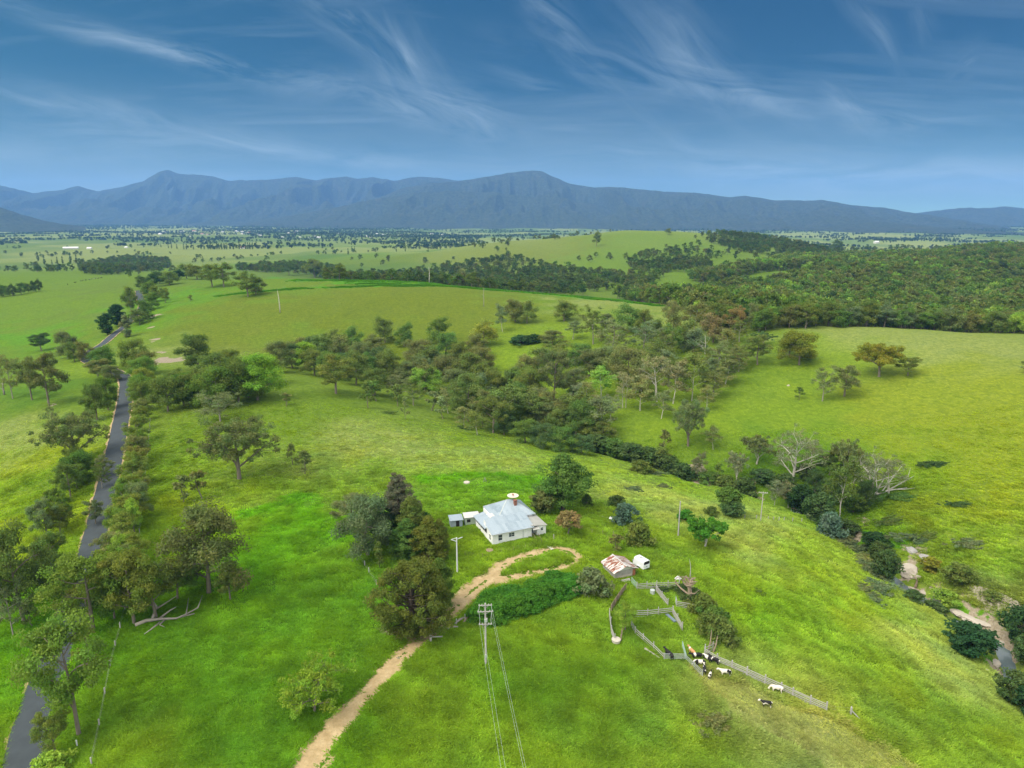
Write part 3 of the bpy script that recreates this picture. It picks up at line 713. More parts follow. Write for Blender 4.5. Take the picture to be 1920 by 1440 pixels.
GREENS = dict(olive=(.098,.128,.032), green=(.082,.135,.030), bright=(.150,.235,.040), brown=(.116,.130,.046), dark=(.060,.094,.032), cyp=(.100,.118,.026), grey=(.115,.142,.068),
  deep=(.026,.058,.022), russet=(.175,.130,.055), lime=(.155,.235,.030), emerald=(.055,.150,.020), blue=(.085,.125,.090), gold=(.150,.160,.026), khaki=(.135,.155,.062), white=(.15,.16,.09))
TREES = []
rt = random.Random(5)
NAME = dict(gum='gum_tree', full='gum_tree', midgum='gum_tree', midfull='gum_tree', white='gum_tree', grey='gum_tree', slim='gum_tree', sapling='sapling', shrub='shrub', round='round_tree',
  umbrella='gum_tree', bigspread='gum_tree', spread='gum_tree', bigwhite='gum_tree', bright='spreading_tree', broadleaf='broadleaf_tree', russet='russet_tree', leafy='leafy_tree', hedgebush='hedge_bush',
  cypress='cypress_tree', greencypress='cypress_tree', halfdead='conifer_tree', halfdead2='cypress_tree', pencil='pencil_pine', pine='pine_tree', poplar='poplar_tree', willow='willow_tree', flatscrub='scrub_patch')
def plant(p, h, w, kind, colour, desc, place, seed=None, solo=False):
    """p base point, h height m, w crown width m"""
    var = TPL[kind]; i = rt.randrange(len(var)) if seed is None else seed % len(var)
    tm, cm, H0, W0 = var[i]
    nm = NAME[kind]
    small = kind in ('flatscrub',)
    rz = rt.random()*6.283
    sx = w/W0; sz = h/H0
    sx = min(max(sx, sz*.45), sz*2.6)
    c = GREENS[colour]; v = 1.34+.36*rt.random(); hs = rt.uniform(-.1, .1)
    if 'right roadside' in place: c = (c[0]*1.18+.012, c[1]*1.15+.012, c[2]*1.1)
    elif 'gully' in place or 'slope' in place and 'scrub' not in desc: c = (c[0]*1.08+.008, c[1]*1.08+.008, c[2]*1.1+.006)
    col = (c[0]*v*(1+hs), c[1]*v, c[2]*v*(1-hs), 1)
    if small:
        o = link(nm, cm); o.location = p; o.rotation_euler = (0,0,rz); o.scale = (sx, sx, sz); o.color = col; root = o
    else:
        root = empty(nm, p, rz, sc=(sx, sx, sz))
        link('trunk', tm, root); cr_ = link('foliage' if kind in ('shrub','hedgebush') else 'crown', cm, root); cr_.color = col
        if kind in ('shrub', 'hedgebush'): root.children[0].name = 'stem'
    TREES.append((root, desc, place, p, solo))
    return root
def T(px, pyb, pyt, w, kind, colour, desc, place, solo=False, seed=None):
    if kind == 'flatscrub':            # low patch: its height in the picture is its depth on the ground
        p = hit(px, (pyb+pyt)/2)
        d = project(*p)[2]; W = w*d/F; dep = (HC-p.z)/math.hypot(p.y, HC-p.z); L = min((pyb-pyt)*d/F/dep, W*2.5)
        o = plant(p-Vector((0,0,.15)), min(1.6, .35+.12*W), W, kind, colour, desc, place, seed, solo)
        o.scale[1] = o.scale[0]*L/W; o.rotation_euler.z = rt.uniform(-.3,.3); return o
    if 'the right roadside' in place and px < 264 and pyb < 1130: px += 7; w *= .86
    if 'left roadside' in place and px > 90: px -= 5; w *= .88
    p = hit(px, pyb)
    if p is None: return
    d = project(*p)[2]; k = (720-pyt)/F
    D = p.y*(k*CP-SP)/(CP+k*SP); h = D+HC-p.z
    W = w*d/F
    # only the front rim of a wide crown's top is seen from above: allow for it
    W *= .96 if kind in ('gum','full','midgum','midfull','grey') else .86 if kind in ('round','cypress') else 1.
    h = max(.6, h*1.06)
    return plant(p-Vector((0,0,.1)), h, W, kind, colour, desc, place, seed, solo)
def row(place, desc, items, solo=False):
    for it in items: T(*it[:6], it[6] if len(it) > 6 else desc, place, solo=solo)
# --- left paddock, beyond the road
row('in the far left paddock', 'open olive gum tree', [
 (24,747,664,42,'grey','khaki','thin grey-leaved gum with a bare lower trunk'),(60,750,671,42,'gum','brown','brownish upright gum with clumped leaves'),(92,760,665,62,'gum','brown','big brownish gum with hanging clumps'),
 (78,658,626,36,'gum','dark','small dark flat-topped gum by the dam bank'),(128,672,620,38,'full','grey','grey-green leaning gum near the road bend')])
row('on the left roadside', 'roadside gum', [
 (145,678,641,32,'midfull','olive'),(166,678,640,34,'midfull','brown'),(200,698,648,48,'full','green'),(190,712,675,50,'gum','brown'),(215,716,684,36,'full','brown'),
 (187,787,718,48,'full','olive'),(208,768,706,42,'full','green'),(148,868,768,112,'bigspread','brown'),(104,800,757,22,'grey','khaki'),
 (160,905,845,62,'full','green'),(146,884,838,44,'full','olive'),(138,935,868,48,'gum','olive'),(150,915,870,44,'full','green'),(128,985,925,40,'gum','green'),(96,1012,938,50,'gum','grey'),(118,1000,945,44,'full','olive'),
 (102,1078,1000,58,'gum','olive'),(45,1166,992,108,'gum','olive'),(25,1192,1090,62,'grey','grey'),(78,1120,1050,64,'full','dark'),(62,1176,1128,26,'sapling','olive'),(8,1150,1030,50,'gum','green'),(84,1070,1010,46,'gum','olive'),(110,960,915,36,'gum','green')])
row('along the right roadside', 'roadside gum', [
 (244,702,636,60,'full','olive'),(262,722,668,50,'full','green'),(279,702,655,40,'midfull','brown'),(274,736,688,42,'full','olive'),(258,755,702,46,'full','green'),(268,772,712,40,'full','olive'),(266,790,748,34,'gum','brown'),
 (260,806,762,34,'gum','olive'),(250,832,780,48,'gum','olive'),(256,862,806,46,'gum','green'),(252,880,836,40,'gum','brown'),(244,912,862,58,'gum','olive'),(238,950,895,60,'gum','green'),(258,935,885,40,'gum','brown'),
 (240,990,930,64,'gum','olive'),(216,1000,948,48,'full','green'),(228,1040,965,68,'gum','olive'),(206,1065,1000,60,'gum','grey'),(248,1060,1000,56,'gum','olive'),(232,1105,1020,66,'gum','green'),
 (175,1182,1038,112,'gum','green'),(215,1160,1050,70,'full','green'),(252,1170,1030,92,'gum','olive'),(293,1158,1045,86,'gum','olive'),(333,1125,1062,64,'gum','green'),(146,1130,1060,56,'gum','green'),
 (148,1378,1168,128,'gum','green'),(105,1412,1336,54,'gum','olive'),(100,1452,1412,58,'shrub','bright'),(196,1110,1045,50,'gum','olive'),(168,1240,1170,40,'sapling','olive'),(140,1160,1095,50,'gum','olive')])
row('right of the road', 'field gum', [
 (392,1112,945,138,'full','brown','large rounded brown-green gum'),(432,1124,1058,52,'gum','olive','low leafy gum at the foot of the big brown one'),(350,1090,1040,40,'gum','green','small gum on the shady side of the big brown one'),
 (449,899,776,124,'bigspread','brown','wide gum with bare spreading limbs and thin brown crown'),(345,942,890,28,'sapling','khaki','thin bunch of pale saplings'),(379,936,883,28,'sapling','brown','thin bunch of brownish saplings'),
 (549,872,832,20,'sapling','brown','slim brown sapling of a pair'),(572,889,846,28,'sapling','brown','bushy brown sapling of a pair'),(537,762,737,16,'sapling','brown','tiny lone sapling on open grass'),
 (590,1336,1248,116,'bright','lime','low wide lime-green tree')], solo=False)
row('in the copse by the road bend', 'copse gum', [
 (372,694,626,62,'full','olive','tall round gum with pale forked trunk'),(315,772,705,58,'full','olive'),(345,760,700,56,'full','green'),(375,755,690,68,'full','olive'),(410,765,685,72,'full','green'),(448,758,672,74,'full','olive'),
 (483,750,662,82,'full','lime','bright green full gum at the right end'),(413,790,735,76,'grey','grey','low grey gum in front'),(466,745,690,60,'full','bright'),(400,720,664,60,'full','olive'),(430,705,655,50,'full','olive'),(332,728,692,44,'midfull','olive'),(500,720,665,50,'full','lime'),(440,735,684,60,'full','green')])
row('on the wooded left slope', 'slope gum', [
 (523,698,638,50,'full','brown'),(548,690,642,44,'full','dark'),(572,692,640,50,'full','lime'),(590,704,655,48,'full','olive'),(560,676,634,42,'midfull','brown'),(610,680,628,46,'midfull','olive'),(630,738,668,70,'gum','olive','open gum forward on the grass'),
 (640,680,628,44,'midfull','brown'),(660,655,611,38,'midfull','green'),(668,722,660,50,'full','olive'),(683,690,640,44,'full','brown'),(700,668,628,44,'midfull','brown'),(703,740,690,44,'full','olive'),(722,642,592,34,'midfull','olive','dark upright gum on the open hill'),
 (727,716,655,50,'full','olive'),(745,745,700,50,'grey','grey'),(758,650,604,32,'midfull','green','dark gum right of a taller one on the open hill'),(765,722,676,50,'full','brown'),(782,676,637,60,'full','brown','broad brown dome gum'),(797,735,688,56,'full','bright'),
 (775,760,715,44,'grey','olive'),(823,642,594,42,'midfull','green','dark round gum alone on the open hill'),(838,672,624,48,'full','green'),(835,715,665,54,'full','brown'),(862,690,640,46,'full','olive'),(893,672,626,42,'full','brown'),(907,648,600,48,'midfull','gold','yellow-green gum at the hill foot'),
 (880,720,660,54,'full','olive'),(860,745,690,58,'full','brown'),(902,700,650,48,'full','brown'),(925,750,690,50,'full','olive'),(650,705,660,44,'full','dark'),(620,710,660,44,'full','green'),(690,765,715,26,'sapling','olive'),(745,752,720,20,'sapling','olive'),
 (585,668,628,44,'midfull','dark'),(625,662,618,40,'midfull','olive'),(815,700,650,44,'midfull','dark'),(715,700,650,44,'midfull','dark'),(705,752,712,26,'sapling','green'),(746,762,722,18,'sapling','olive'),(760,786,745,14,'sapling','khaki'),(810,770,735,26,'sapling','khaki'),(830,785,745,22,'sapling','khaki')])
row('in the gully', 'gully gum', [
 (878,790,702,60,'gum','olive'),(905,800,730,50,'gum','brown'),(942,806,722,68,'slim','olive'),(925,812,745,56,'gum','olive'),(965,800,735,56,'full','olive'),(993,765,690,54,'full','olive'),(1003,805,738,54,'slim','olive'),(1038,757,656,54,'gum','brown','tall gum with a thick pale trunk'),
 (1020,800,750,54,'gum','brown'),(1045,815,765,50,'full','olive'),(1080,815,760,54,'gum','olive'),(1075,740,690,46,'full','grey'),(1060,795,745,48,'gum','brown'),(960,745,690,48,'full','olive'),(985,720,665,48,'full','brown'),(1010,700,650,48,'midfull','olive'),
 (1100,820,780,46,'full','olive'),(1130,828,790,44,'gum','olive'),(1120,790,745,40,'slim','white'),(985,830,785,46,'full','green'),(1012,838,795,50,'full','dark'),(1050,845,800,54,'full','green'),(945,815,770,40,'full','dark'),(1090,850,815,44,'full','dark'),(1140,852,822,40,'round','green'),(900,775,725,44,'full','dark'),
 (850,758,715,40,'slim','olive'),(870,800,760,30,'slim','khaki'),(840,775,730,30,'slim','khaki'),(895,815,770,34,'slim','olive')])
row('on the far gully slope', 'slope gum', [
 (942,622,570,24,'slim','grey','slender pale gum left of a clump'),(966,604,560,38,'midfull','brown'),(988,606,562,36,'midfull','olive'),(1058,602,561,42,'midfull','olive'),(1112,645,574,48,'grey','olive','tall grey gum with bare lower trunk'),(1074,636,600,30,'slim','grey'),(1135,618,586,30,'midfull','grey'),
 (1180,622,569,54,'midfull','green','dark round gum near the crest'),(1150,662,600,64,'grey','grey'),(1207,660,602,60,'grey','grey'),(1228,640,598,40,'midfull','olive'),(1262,618,564,38,'midfull','khaki'),(1283,652,598,42,'midfull','olive'),(1337,642,588,50,'midfull','russet','copper-topped gum on the crest'),(1377,624,574,38,'midgum','russet','copper gum with curved pale trunk by the crest'),
 (1035,648,618,42,'full','brown'),(1045,690,640,50,'grey','olive'),(1085,682,643,46,'full','green','fresh green round tree'),(1127,748,690,46,'slim','bright'),(1105,705,655,52,'full','brown'),(1140,700,648,56,'full','brown'),(1175,722,650,70,'full','brown','very dark broad gum with long bole'),(1230,752,672,64,'white','white'),(1205,700,650,48,'grey','olive'),
 (1262,757,675,46,'slim','white'),(1297,752,662,54,'slim','olive'),(1170,765,700,46,'white','white'),(1145,790,740,40,'white','white'),(1200,770,715,44,'slim','khaki'),(1240,785,730,36,'slim','khaki'),(1310,700,655,50,'grey','olive'),(1345,700,640,58,'grey','brown'),(1337,745,690,54,'grey','brown'),(1375,690,640,52,'grey','olive'),
 (1420,684,630,44,'gum','olive','leaning gum with feathery crown'),(1432,650,624,36,'umbrella','dark','flat dark crown leaning on the crest'),(1300,660,615,46,'midfull','grey'),(1240,690,640,50,'midfull','olive'),(1270,720,670,46,'grey','olive'),(1100,760,715,30,'slim','khaki'),(1080,770,720,24,'slim','white'),(1360,720,672,44,'slim','brown'),
 (1190,745,700,36,'slim','khaki'),(1215,735,690,34,'slim','olive'),(1325,770,725,30,'slim','khaki'),(1255,700,655,36,'slim','grey')])
def inpoly(a, b, pl): return bool(inside(np.array([float(a)]), np.array([float(b)]), pl)[0])
def sprinkle(poly, n, place, desc, hpx, kinds, cols, seed):
    r = random.Random(seed); xs_ = [q[0] for q in poly]; ys_ = [q[1] for q in poly]; got = []
    for _ in range(4000):
        if len(got) >= n: break
        a, b = r.uniform(min(xs_), max(xs_)), r.uniform(min(ys_), max(ys_))
        if not inpoly(a, b, poly) or any(abs(a-c)+abs(b-d)*1.6 < 15 for c, d in got): continue
        got.append((a, b)); h = r.uniform(*hpx); T(a, b, b-h, h*r.uniform(.55,.85), r.choice(kinds), r.choice(cols), desc, place)
sprinkle([(860,790),(960,800),(1080,835),(1130,840),(1130,800),(1040,770),(960,745),(900,740),(860,760)], 13, 'in the gully', 'gully gum', (48,72), ['slim','gum','grey','full'], ['olive','olive','grey','green','brown'], 21)
sprinkle([(1080,640),(1380,620),(1400,680),(1350,745),(1200,770),(1100,740),(1060,690)], 13, 'on the far gully slope', 'slope gum', (44,64), ['midfull','grey','slim','midgum'], ['olive','grey','olive','brown','green'], 22)
sprinkle([(540,700),(700,690),(850,700),(930,740),(900,760),(780,745),(640,725),(560,712)], 9, 'on the wooded left slope', 'slope gum', (42,58), ['midfull','midgum'], ['olive','green','brown','grey'], 23)
sprinkle([(140,1090),(180,1000),(215,900),(205,880),(160,960),(110,1060),(100,1110)], 3, 'on the left roadside', 'roadside gum', (40,58), ['gum','grey'], ['olive','grey'], 24)
sprinkle([(230,1110),(262,960),(262,860),(245,860),(232,960),(205,1080)], 9, 'along the right roadside', 'roadside gum', (52,72), ['gum','full'], ['olive','bright','green','grey'], 25)
row('on the open right-hand hill', 'hill gum', [
 (1498,684,622,66,'full','gold','broad leaning yellow-green gum'),(1480,668,622,44,'midfull','olive','half-hidden gum behind the broad leaning one'),(1542,752,689,42,'grey','khaki','grey gum, left one of a pair'),(1583,743,685,52,'gum','khaki','round-topped gum, right one of a pair'),
 (1648,706,646,74,'spread','gold','wide flat-topped gum'),(1702,704,668,38,'gum','olive','small gum right of the wide flat-topped one'),(1498,749,726,17,'sapling','olive','tiny lone sapling'),(1290,836,744,64,'bigspread','khaki','tall thin-crowned gum with a straight bole'),
 (1337,843,800,30,'slim','khaki','slim brownish gum'),(1247,846,806,20,'sapling','brown','slim sapling'),(1920,700,676,16,'sapling','brown','brown sapling at the picture edge')])
row('by the creek', 'white-limbed gum', [
 (1301,896,854,18,'slim','white'),(1313,897,848,18,'slim','white'),(1345,906,869,18,'sapling','olive','dark sapling'),(1381,906,850,36,'umbrella','white','small umbrella gum with white limbs'),(1419,870,818,56,'umbrella','brown','brown-topped umbrella gum with white limbs'),
 (1486,905,806,86,'bigwhite','white','large white-limbed gum'),(1520,880,832,56,'white','white'),(1452,948,900,28,'slim','white'),(1478,952,904,34,'slim','white'),(1574,978,862,58,'slim','olive','tall slim white-trunked gum'),(1582,905,826,56,'umbrella','brown','gum with domed brown top'),(1600,910,850,48,'white','white'),
 (1632,935,848,80,'bigwhite','white'),(1665,925,865,60,'white','white'),(1555,890,850,44,'gum','dark'),(1527,930,880,34,'full','dark'),(1560,945,900,44,'full','dark'),(1620,950,900,44,'full','dark')])
row('in the creek bed', 'dark creek bush', [
 (1364,962,914,48,'round','green','grey-green domed bush near the power pole'),(1373,968,940,42,'round','dark','dark round bush below the domed one'),(1334,966,948,22,'shrub','olive','tiny bush'),(1284,976,955,30,'shrub','emerald','small bright bush beside the leaning pole'),
 (1500,965,910,50,'round','deep'),(1470,930,890,50,'round','dark'),(1535,985,925,56,'round','dark'),(1430,905,880,44,'round','dark'),(1556,1005,960,44,'shrub','blue'),(1535,975,955,40,'shrub','grey'),(1585,1010,975,40,'round','dark'),(1600,960,925,44,'round','green'),(1510,900,870,40,'round','dark'),
 (1250,880,855,50,'shrub','dark'),(1280,895,868,44,'shrub','dark'),(1215,872,838,50,'shrub','dark'),(1180,862,832,54,'round','dark'),(1150,850,822,50,'shrub','green'),(1330,905,885,50,'shrub','green'),(1395,925,895,44,'shrub','dark'),(1360,915,890,40,'shrub','olive'),
 (1120,848,815,50,'round','dark'),(1200,885,862,40,'shrub','olive'),(1235,862,838,40,'shrub','olive'),
 (1640,1030,1000,48,'round','deep'),(1660,1086,1034,48,'round','dark'),(1648,1056,1018,42,'round','dark'),(1712,1125,1105,34,'shrub','dark'),(1745,1070,1045,50,'willow','gold','drooping olive willow by a pale boulder'),(1795,1098,1058,50,'round','olive'),
 (1775,1130,1108,48,'shrub','bright','light green reedy bush'),(1750,1150,1128,48,'shrub','dark'),(1812,1226,1172,84,'round','deep','large dark dome bush left of the creek pool'),(1912,1212,1142,70,'round','deep','large dark bush right of the creek pool'),(1922,1245,1195,50,'round','dark'),(1900,1320,1262,66,'round','dark'),(1930,1345,1290,60,'round','deep'),(1862,1122,1108,36,'shrub','olive')])
row('around the farmhouse', 'yard tree', [
 (690,1042,930,92,'full','grey','sprawling grey-green gum left of the conifers'),(660,985,928,66,'gum','grey','thin grey gum behind the conifers'),(750,1008,892,84,'halfdead','deep','conifer with a dead brown pointed top'),(772,1030,935,54,'greencypress','olive','dark green cypress'),(765,1045,975,50,'greencypress','green'),
 (806,1056,970,50,'greencypress','cyp','yellow-green cypress nearest the white pole'),(825,1050,975,30,'greencypress','olive'),(712,1066,1016,13,'pencil','olive','thin pencil pine on open grass'),(775,1186,1060,150,'cypress','cyp','huge spreading cypress over the driveway'),(825,1140,1050,48,'greencypress','green','dark cypress leaning on the huge one'),
 (1055,956,853,82,'broadleaf','green','tall dark broadleaf tree behind the house'),(1018,962,920,44,'round','brown','bushy brownish tree touching the tall broadleaf one'),(1065,1001,959,44,'russet','russet','small round russet tree'),(1155,1033,1001,26,'sapling','brown','small bare brownish tree above the rusty shed'),
 (1172,980,944,42,'shrub','blue','blue-grey bush beside a white sheet'),(1158,948,928,28,'shrub','dark','dark small bush'),(1198,1018,977,48,'shrub','olive','olive bush above the horse trailer'),(1322,1026,974,60,'leafy','emerald','vivid green umbrella-shaped tree'),(1172,1182,1130,44,'gum','bright','fresh green little tree inside the stockyard'),
 (1108,1112,1066,60,'shrub','grey','grey twiggy bush at the end of the hedge'),(1100,945,925,20,'shrub','dark')])
hb = [hit(*q) for q in [(912,1158),(935,1152),(962,1146),(990,1134),(1015,1126),(1042,1116),(1064,1106),(920,1135),(1000,1115),(955,1128),(1040,1098)]]
for i, p in enumerate(hb):
    plant(p-Vector((0,0,.2)), rt.uniform(3.2,4.3), rt.uniform(5,6.2), 'hedgebush', 'emerald', 'leafy bush of the deep green hedge', 'along the driveway')
row('beside the stockyard', 'tangled green bush', [(1318,1150,1115,48,'shrub','olive'),(1335,1172,1135,50,'shrub','green'),(1350,1195,1155,52,'shrub','olive'),(1362,1208,1175,44,'shrub','olive'),(1300,1128,1105,42,'shrub','dark'),(1330,1190,1150,44,'shrub','olive'),(1280,1110,1095,30,'shrub','dark'),(1236,1112,1100,44,'flatscrub','dark'),(1270,1110,1098,30,'flatscrub','dark')])
row('on the grassy slope', 'flat grey-green scrub patch', [
 (1625,1085,1050,64,'flatscrub','grey'),(1640,1120,1085,64,'flatscrub','grey'),(1612,1060,1040,50,'flatscrub','khaki'),(1655,1100,1070,50,'flatscrub','grey'),(1615,1115,1100,60,'flatscrub','grey'),(1632,1135,1115,48,'flatscrub','grey'),(1575,1025,1005,60,'flatscrub','grey'),(1605,1040,1018,60,'flatscrub','grey'),
 (1800,952,944,60,'flatscrub','dark'),(1818,1030,1012,74,'flatscrub','grey'),(1752,876,868,60,'flatscrub','dark'),(1715,1020,1005,90,'flatscrub','grey'),(1670,985,972,90,'flatscrub','olive'),(1690,940,925,90,'flatscrub','green'),(728,778,772,30,'flatscrub','olive'),(870,808,800,40,'flatscrub','dark'),(1185,922,914,40,'flatscrub','grey'),
 (1330,1375,1335,80,'flatscrub','khaki','flat brownish scrub patch near the cattle paddock'),(1420,1115,1104,24,'flatscrub','olive'),(1222,892,884,50,'flatscrub','grey'),(1240,918,910,36,'flatscrub','grey'),(1740,1010,1000,60,'flatscrub','olive'),(975,645,628,40,'shrub','deep','dark low thicket'),(1000,642,626,36,'shrub','deep')])
row('beside the upper road', 'tree', [
 (202,628,588,26,'pine','deep','black-green pine, lower one of two'),(222,612,571,30,'pine','deep','black-green pine, upper one of two'),(246,584,536,26,'midfull','olive'),(240,570,545,22,'midfull','green'),(238,632,590,17,'willow','grey','pale upright willow'),(262,608,580,30,'midfull','olive'),(275,600,560,26,'midfull','green'),
 (285,580,548,28,'midfull','green'),(292,566,535,28,'midfull','olive'),(278,555,525,26,'midfull','green'),(270,545,515,24,'midfull','dark'),(288,538,512,24,'midfull','deep'),(300,532,508,24,'midfull','dark'),(318,534,508,34,'midfull','olive'),(335,524,505,24,'midfull','deep'),
 (350,522,494,34,'midfull','olive'),(370,524,494,36,'midfull','olive'),(398,538,496,38,'midgum','olive'),(420,538,492,38,'midgum','olive'),(465,556,510,44,'midgum','olive','open gum, left of two touching gums'),(480,552,520,34,'midfull','brown','brown gum, right of two touching gums'),(310,568,540,18,'midgum','olive','small lone gum'),(357,565,553,9,'sapling','brown','tiny dark sapling')])
row('along the left hill crest', 'crest gum', [
 (542,516,490,24,'midgum','dark'),(590,520,486,32,'midgum','olive'),(600,518,492,20,'midgum','dark'),(636,526,494,24,'midgum','olive'),(868,538,504,24,'midfull','brown'),(885,540,510,24,'midgum','olive'),(1118,462,433,16,'midgum','olive','tall lone gum on the skyline knoll'),(1253,440,428,12,'midgum','brown','small gum on the skyline'),
 (1092,560,552,34,'flatscrub','grey'),(1570,470,448,18,'midfull','dark','tall dark gum above the forest'),(1602,480,465,10,'midfull','dark')])
row('at the left edge', 'row gum', [(8,556,531,18,'midfull','green'),(24,555,531,16,'midfull','dark'),(40,552,529,18,'midfull','green'),(54,548,530,16,'midfull','olive'),(63,548,526,10,'midfull','dark'),(73,546,522,14,'midfull','dark'),(2,558,540,10,'midfull','dark')])

# --- poplar rows on the plain
pops = [(72,490,473),(84,497,480),(98,497,487),(108,495,482),(118,495,481),(133,494,474),(144,493,478),
 (316,466,458),(322,466,457),(332,467,458),(345,468,457),(350,468,457),(363,468,459),(377,468,458),(383,468,458),(391,468,457),(395,468,457),(400,468,457),(407,468,456),(411,468,457),(416,468,456),(421,468,456),(425,468,455),(438,468,454),(449,468,453),(461,468,454),(465,468,455),(469,468,455),(474,468,455),(481,466,453),
 (653,478,466),(660,472,462),(665,471,462),(743,472,464),(760,472,464),(820,468,460),(826,468,461),(250,455,450),(905,466,455),(950,474,467),(14,465,459),(28,465,460),(302,464,457)]
for px, b, t_ in pops: T(px, b, t_, (b-t_)*.22, 'poplar', 'dark', 'dark column poplar', 'on the green plain')

# --- masses of woodland: traced outlines filled with trees standing at their own distance
ru = np.random.RandomState(12)
def fill(polys, xr_, yr_, step, hgt, holes=(), jit=.45, thin=None):
    gx_, gy_ = np.meshgrid(np.arange(xr_[0], xr_[1], step), np.arange(yr_[0], yr_[1], step))
    x = gx_.ravel()+ru.uniform(-jit, jit, gx_.size)*step; y = gy_.ravel()+ru.uniform(-jit, jit, gx_.size)*step
    z = base_height(x, y)
    px, py, d = project(x, y, z+hgt*.25)
    ok = np.zeros(len(x), bool)
    for pl in polys: ok |= inside(px, py, pl)
    for pl in holes: ok &= ~inside(px, py, pl)
    x, y = x[ok], y[ok]
    if thin: m = ru.rand(len(x)) < thin(x, y); x, y = x[m], y[m]
    return np.c_[x, y, height(x, y)]
P1 = [(1120,552),(1230,578),(1300,600),(1420,612),(1560,612),(1700,618),(1800,634),(2100,680),(2100,472),(1850,470),(1700,480),(1560,484),(1480,487),(1440,492),(1390,500),(1340,512),(1290,516),(1200,530)]
HOLE = [(1385,531),(1330,536),(1352,528),(1420,507),(1480,501),(1560,500),(1545,505),(1500,518),(1440,532),(1415,538)]
HOLE2 = [(1780,520),(1850,511),(1925,512),(1925,526),(1860,522)]
P2 = [(600,515),(760,505),(850,496),(960,480),(1000,492),(1100,508),(1250,512),(1200,548),(1050,550),(900,541),(640,527)]
P3 = [(1170,490),(1200,478),(1260,468),(1340,476),(1330,505),(1190,510)]
P4 = [(1312,444),(1400,442),(1480,456),(1580,470),(1560,480),(1400,476),(1330,456)]
P5 = [(150,493),(230,482),(320,484),(315,498),(200,514),(150,512)]
P6 = [(440,494),(560,490),(640,500),(640,516),(560,512),(450,504)]
near = fill([P1], (120,900), (400,760), 8.2, 14, [HOLE, HOLE2])
near = near[np.argsort(near[:,1]+.15*near[:,0])]
# the front edge, tree by tree
front = []
px_, py_, d_ = project(near[:,0], near[:,1], near[:,2]+10)
vis = (px_ < 1935)
cand = near[vis]
def edge_visible(p):
    q = p+np.array([0,0,7.]); px1, py1, _ = project(*q); h_ = hit(px1, py1)
    return h_ is None or h_.y > p[1]-4
order = np.argsort(project(cand[:,0], cand[:,1], cand[:,2])[2])
sel = []
for i in order:
    if len(sel) >= 64: break
    if edge_visible(cand[i]): sel.append(i)
selset = set(map(tuple, np.round(cand[sel], 3)))
for i in sel:
    p = Vector(cand[i]); k = rt.choice(['midfull','midfull','midgum','full'])
    plant(p-Vector((0,0,.2)), rt.uniform(11,17), rt.uniform(9,13), k if k != 'full' else 'midfull', rt.choice(['olive','olive','green','brown','green','bright','grey','green']), 'gum', 'at the near edge of the right-hand forest')
rest = np.array([p for p in near if tuple(np.round(p, 3)) not in selset])
deep = fill([P1], (250,2300), (760,1900), 9.5, 14, [HOLE, HOLE2])
band = fill([P2,P3,P4,P5,P6], (-1300,1300), (650,2600), 10.5, 13, thin=lambda x, y: np.clip(.72+.9*fbm(x/60, y/60, 61, 2), .12, 1))
def scatter_pts(n, xr_, yr_, seed, freq, thr, soft=.25):
    r = np.random.RandomState(seed); x = r.uniform(*xr_, n); y = r.uniform(*yr_, n)
    f = fbm(x/freq, y/freq*1.4, seed, 3); m = r.rand(n) < np.clip((f-thr)/soft, 0, 1); x, y = x[m], y[m]
    return np.c_[x, y, height(x, y)]
sA = scatter_pts(5200, (-1800,2200), (880,2600), 71, 180, .14)
sA = sA[~inside(sA[:,0], sA[:,1], [(-500,700),(250,700),(250,1200),(-500,1200)])]
sB = scatter_pts(24000, (-3800,4200), (2500,5600), 72, 330, .04)
sC = scatter_pts(26000, (-9000,9500), (5400,10500), 73, 700, -.12)
TOWN = [(430,428),(520,424),(640,430),(760,434),(905,442),(900,452),(760,456),(600,450),(480,446)]
tb = fill([TOWN], (-3500,0), (2200,7000), 34, 12, thin=lambda x, y: .55+0*x)
nprm = dict(limbs=6, sub=4, n=3, twig=False, fork=.2)
tmplA = [template('wa%d'%s, gum, M_bark, True, seed=700+s, crown=.2, per=14, leaf=.95, cr=1.8, flat=.85, **nprm)[0] for s in range(6)]
tmplB = [template('wb%d'%s, dense, M_bark, True, seed=720+s, H=12, W=11, shape='round', nclump=14, cr=2.4, per=7, leaf=2.2, n=3, crown=.05)[0] for s in range(4)]
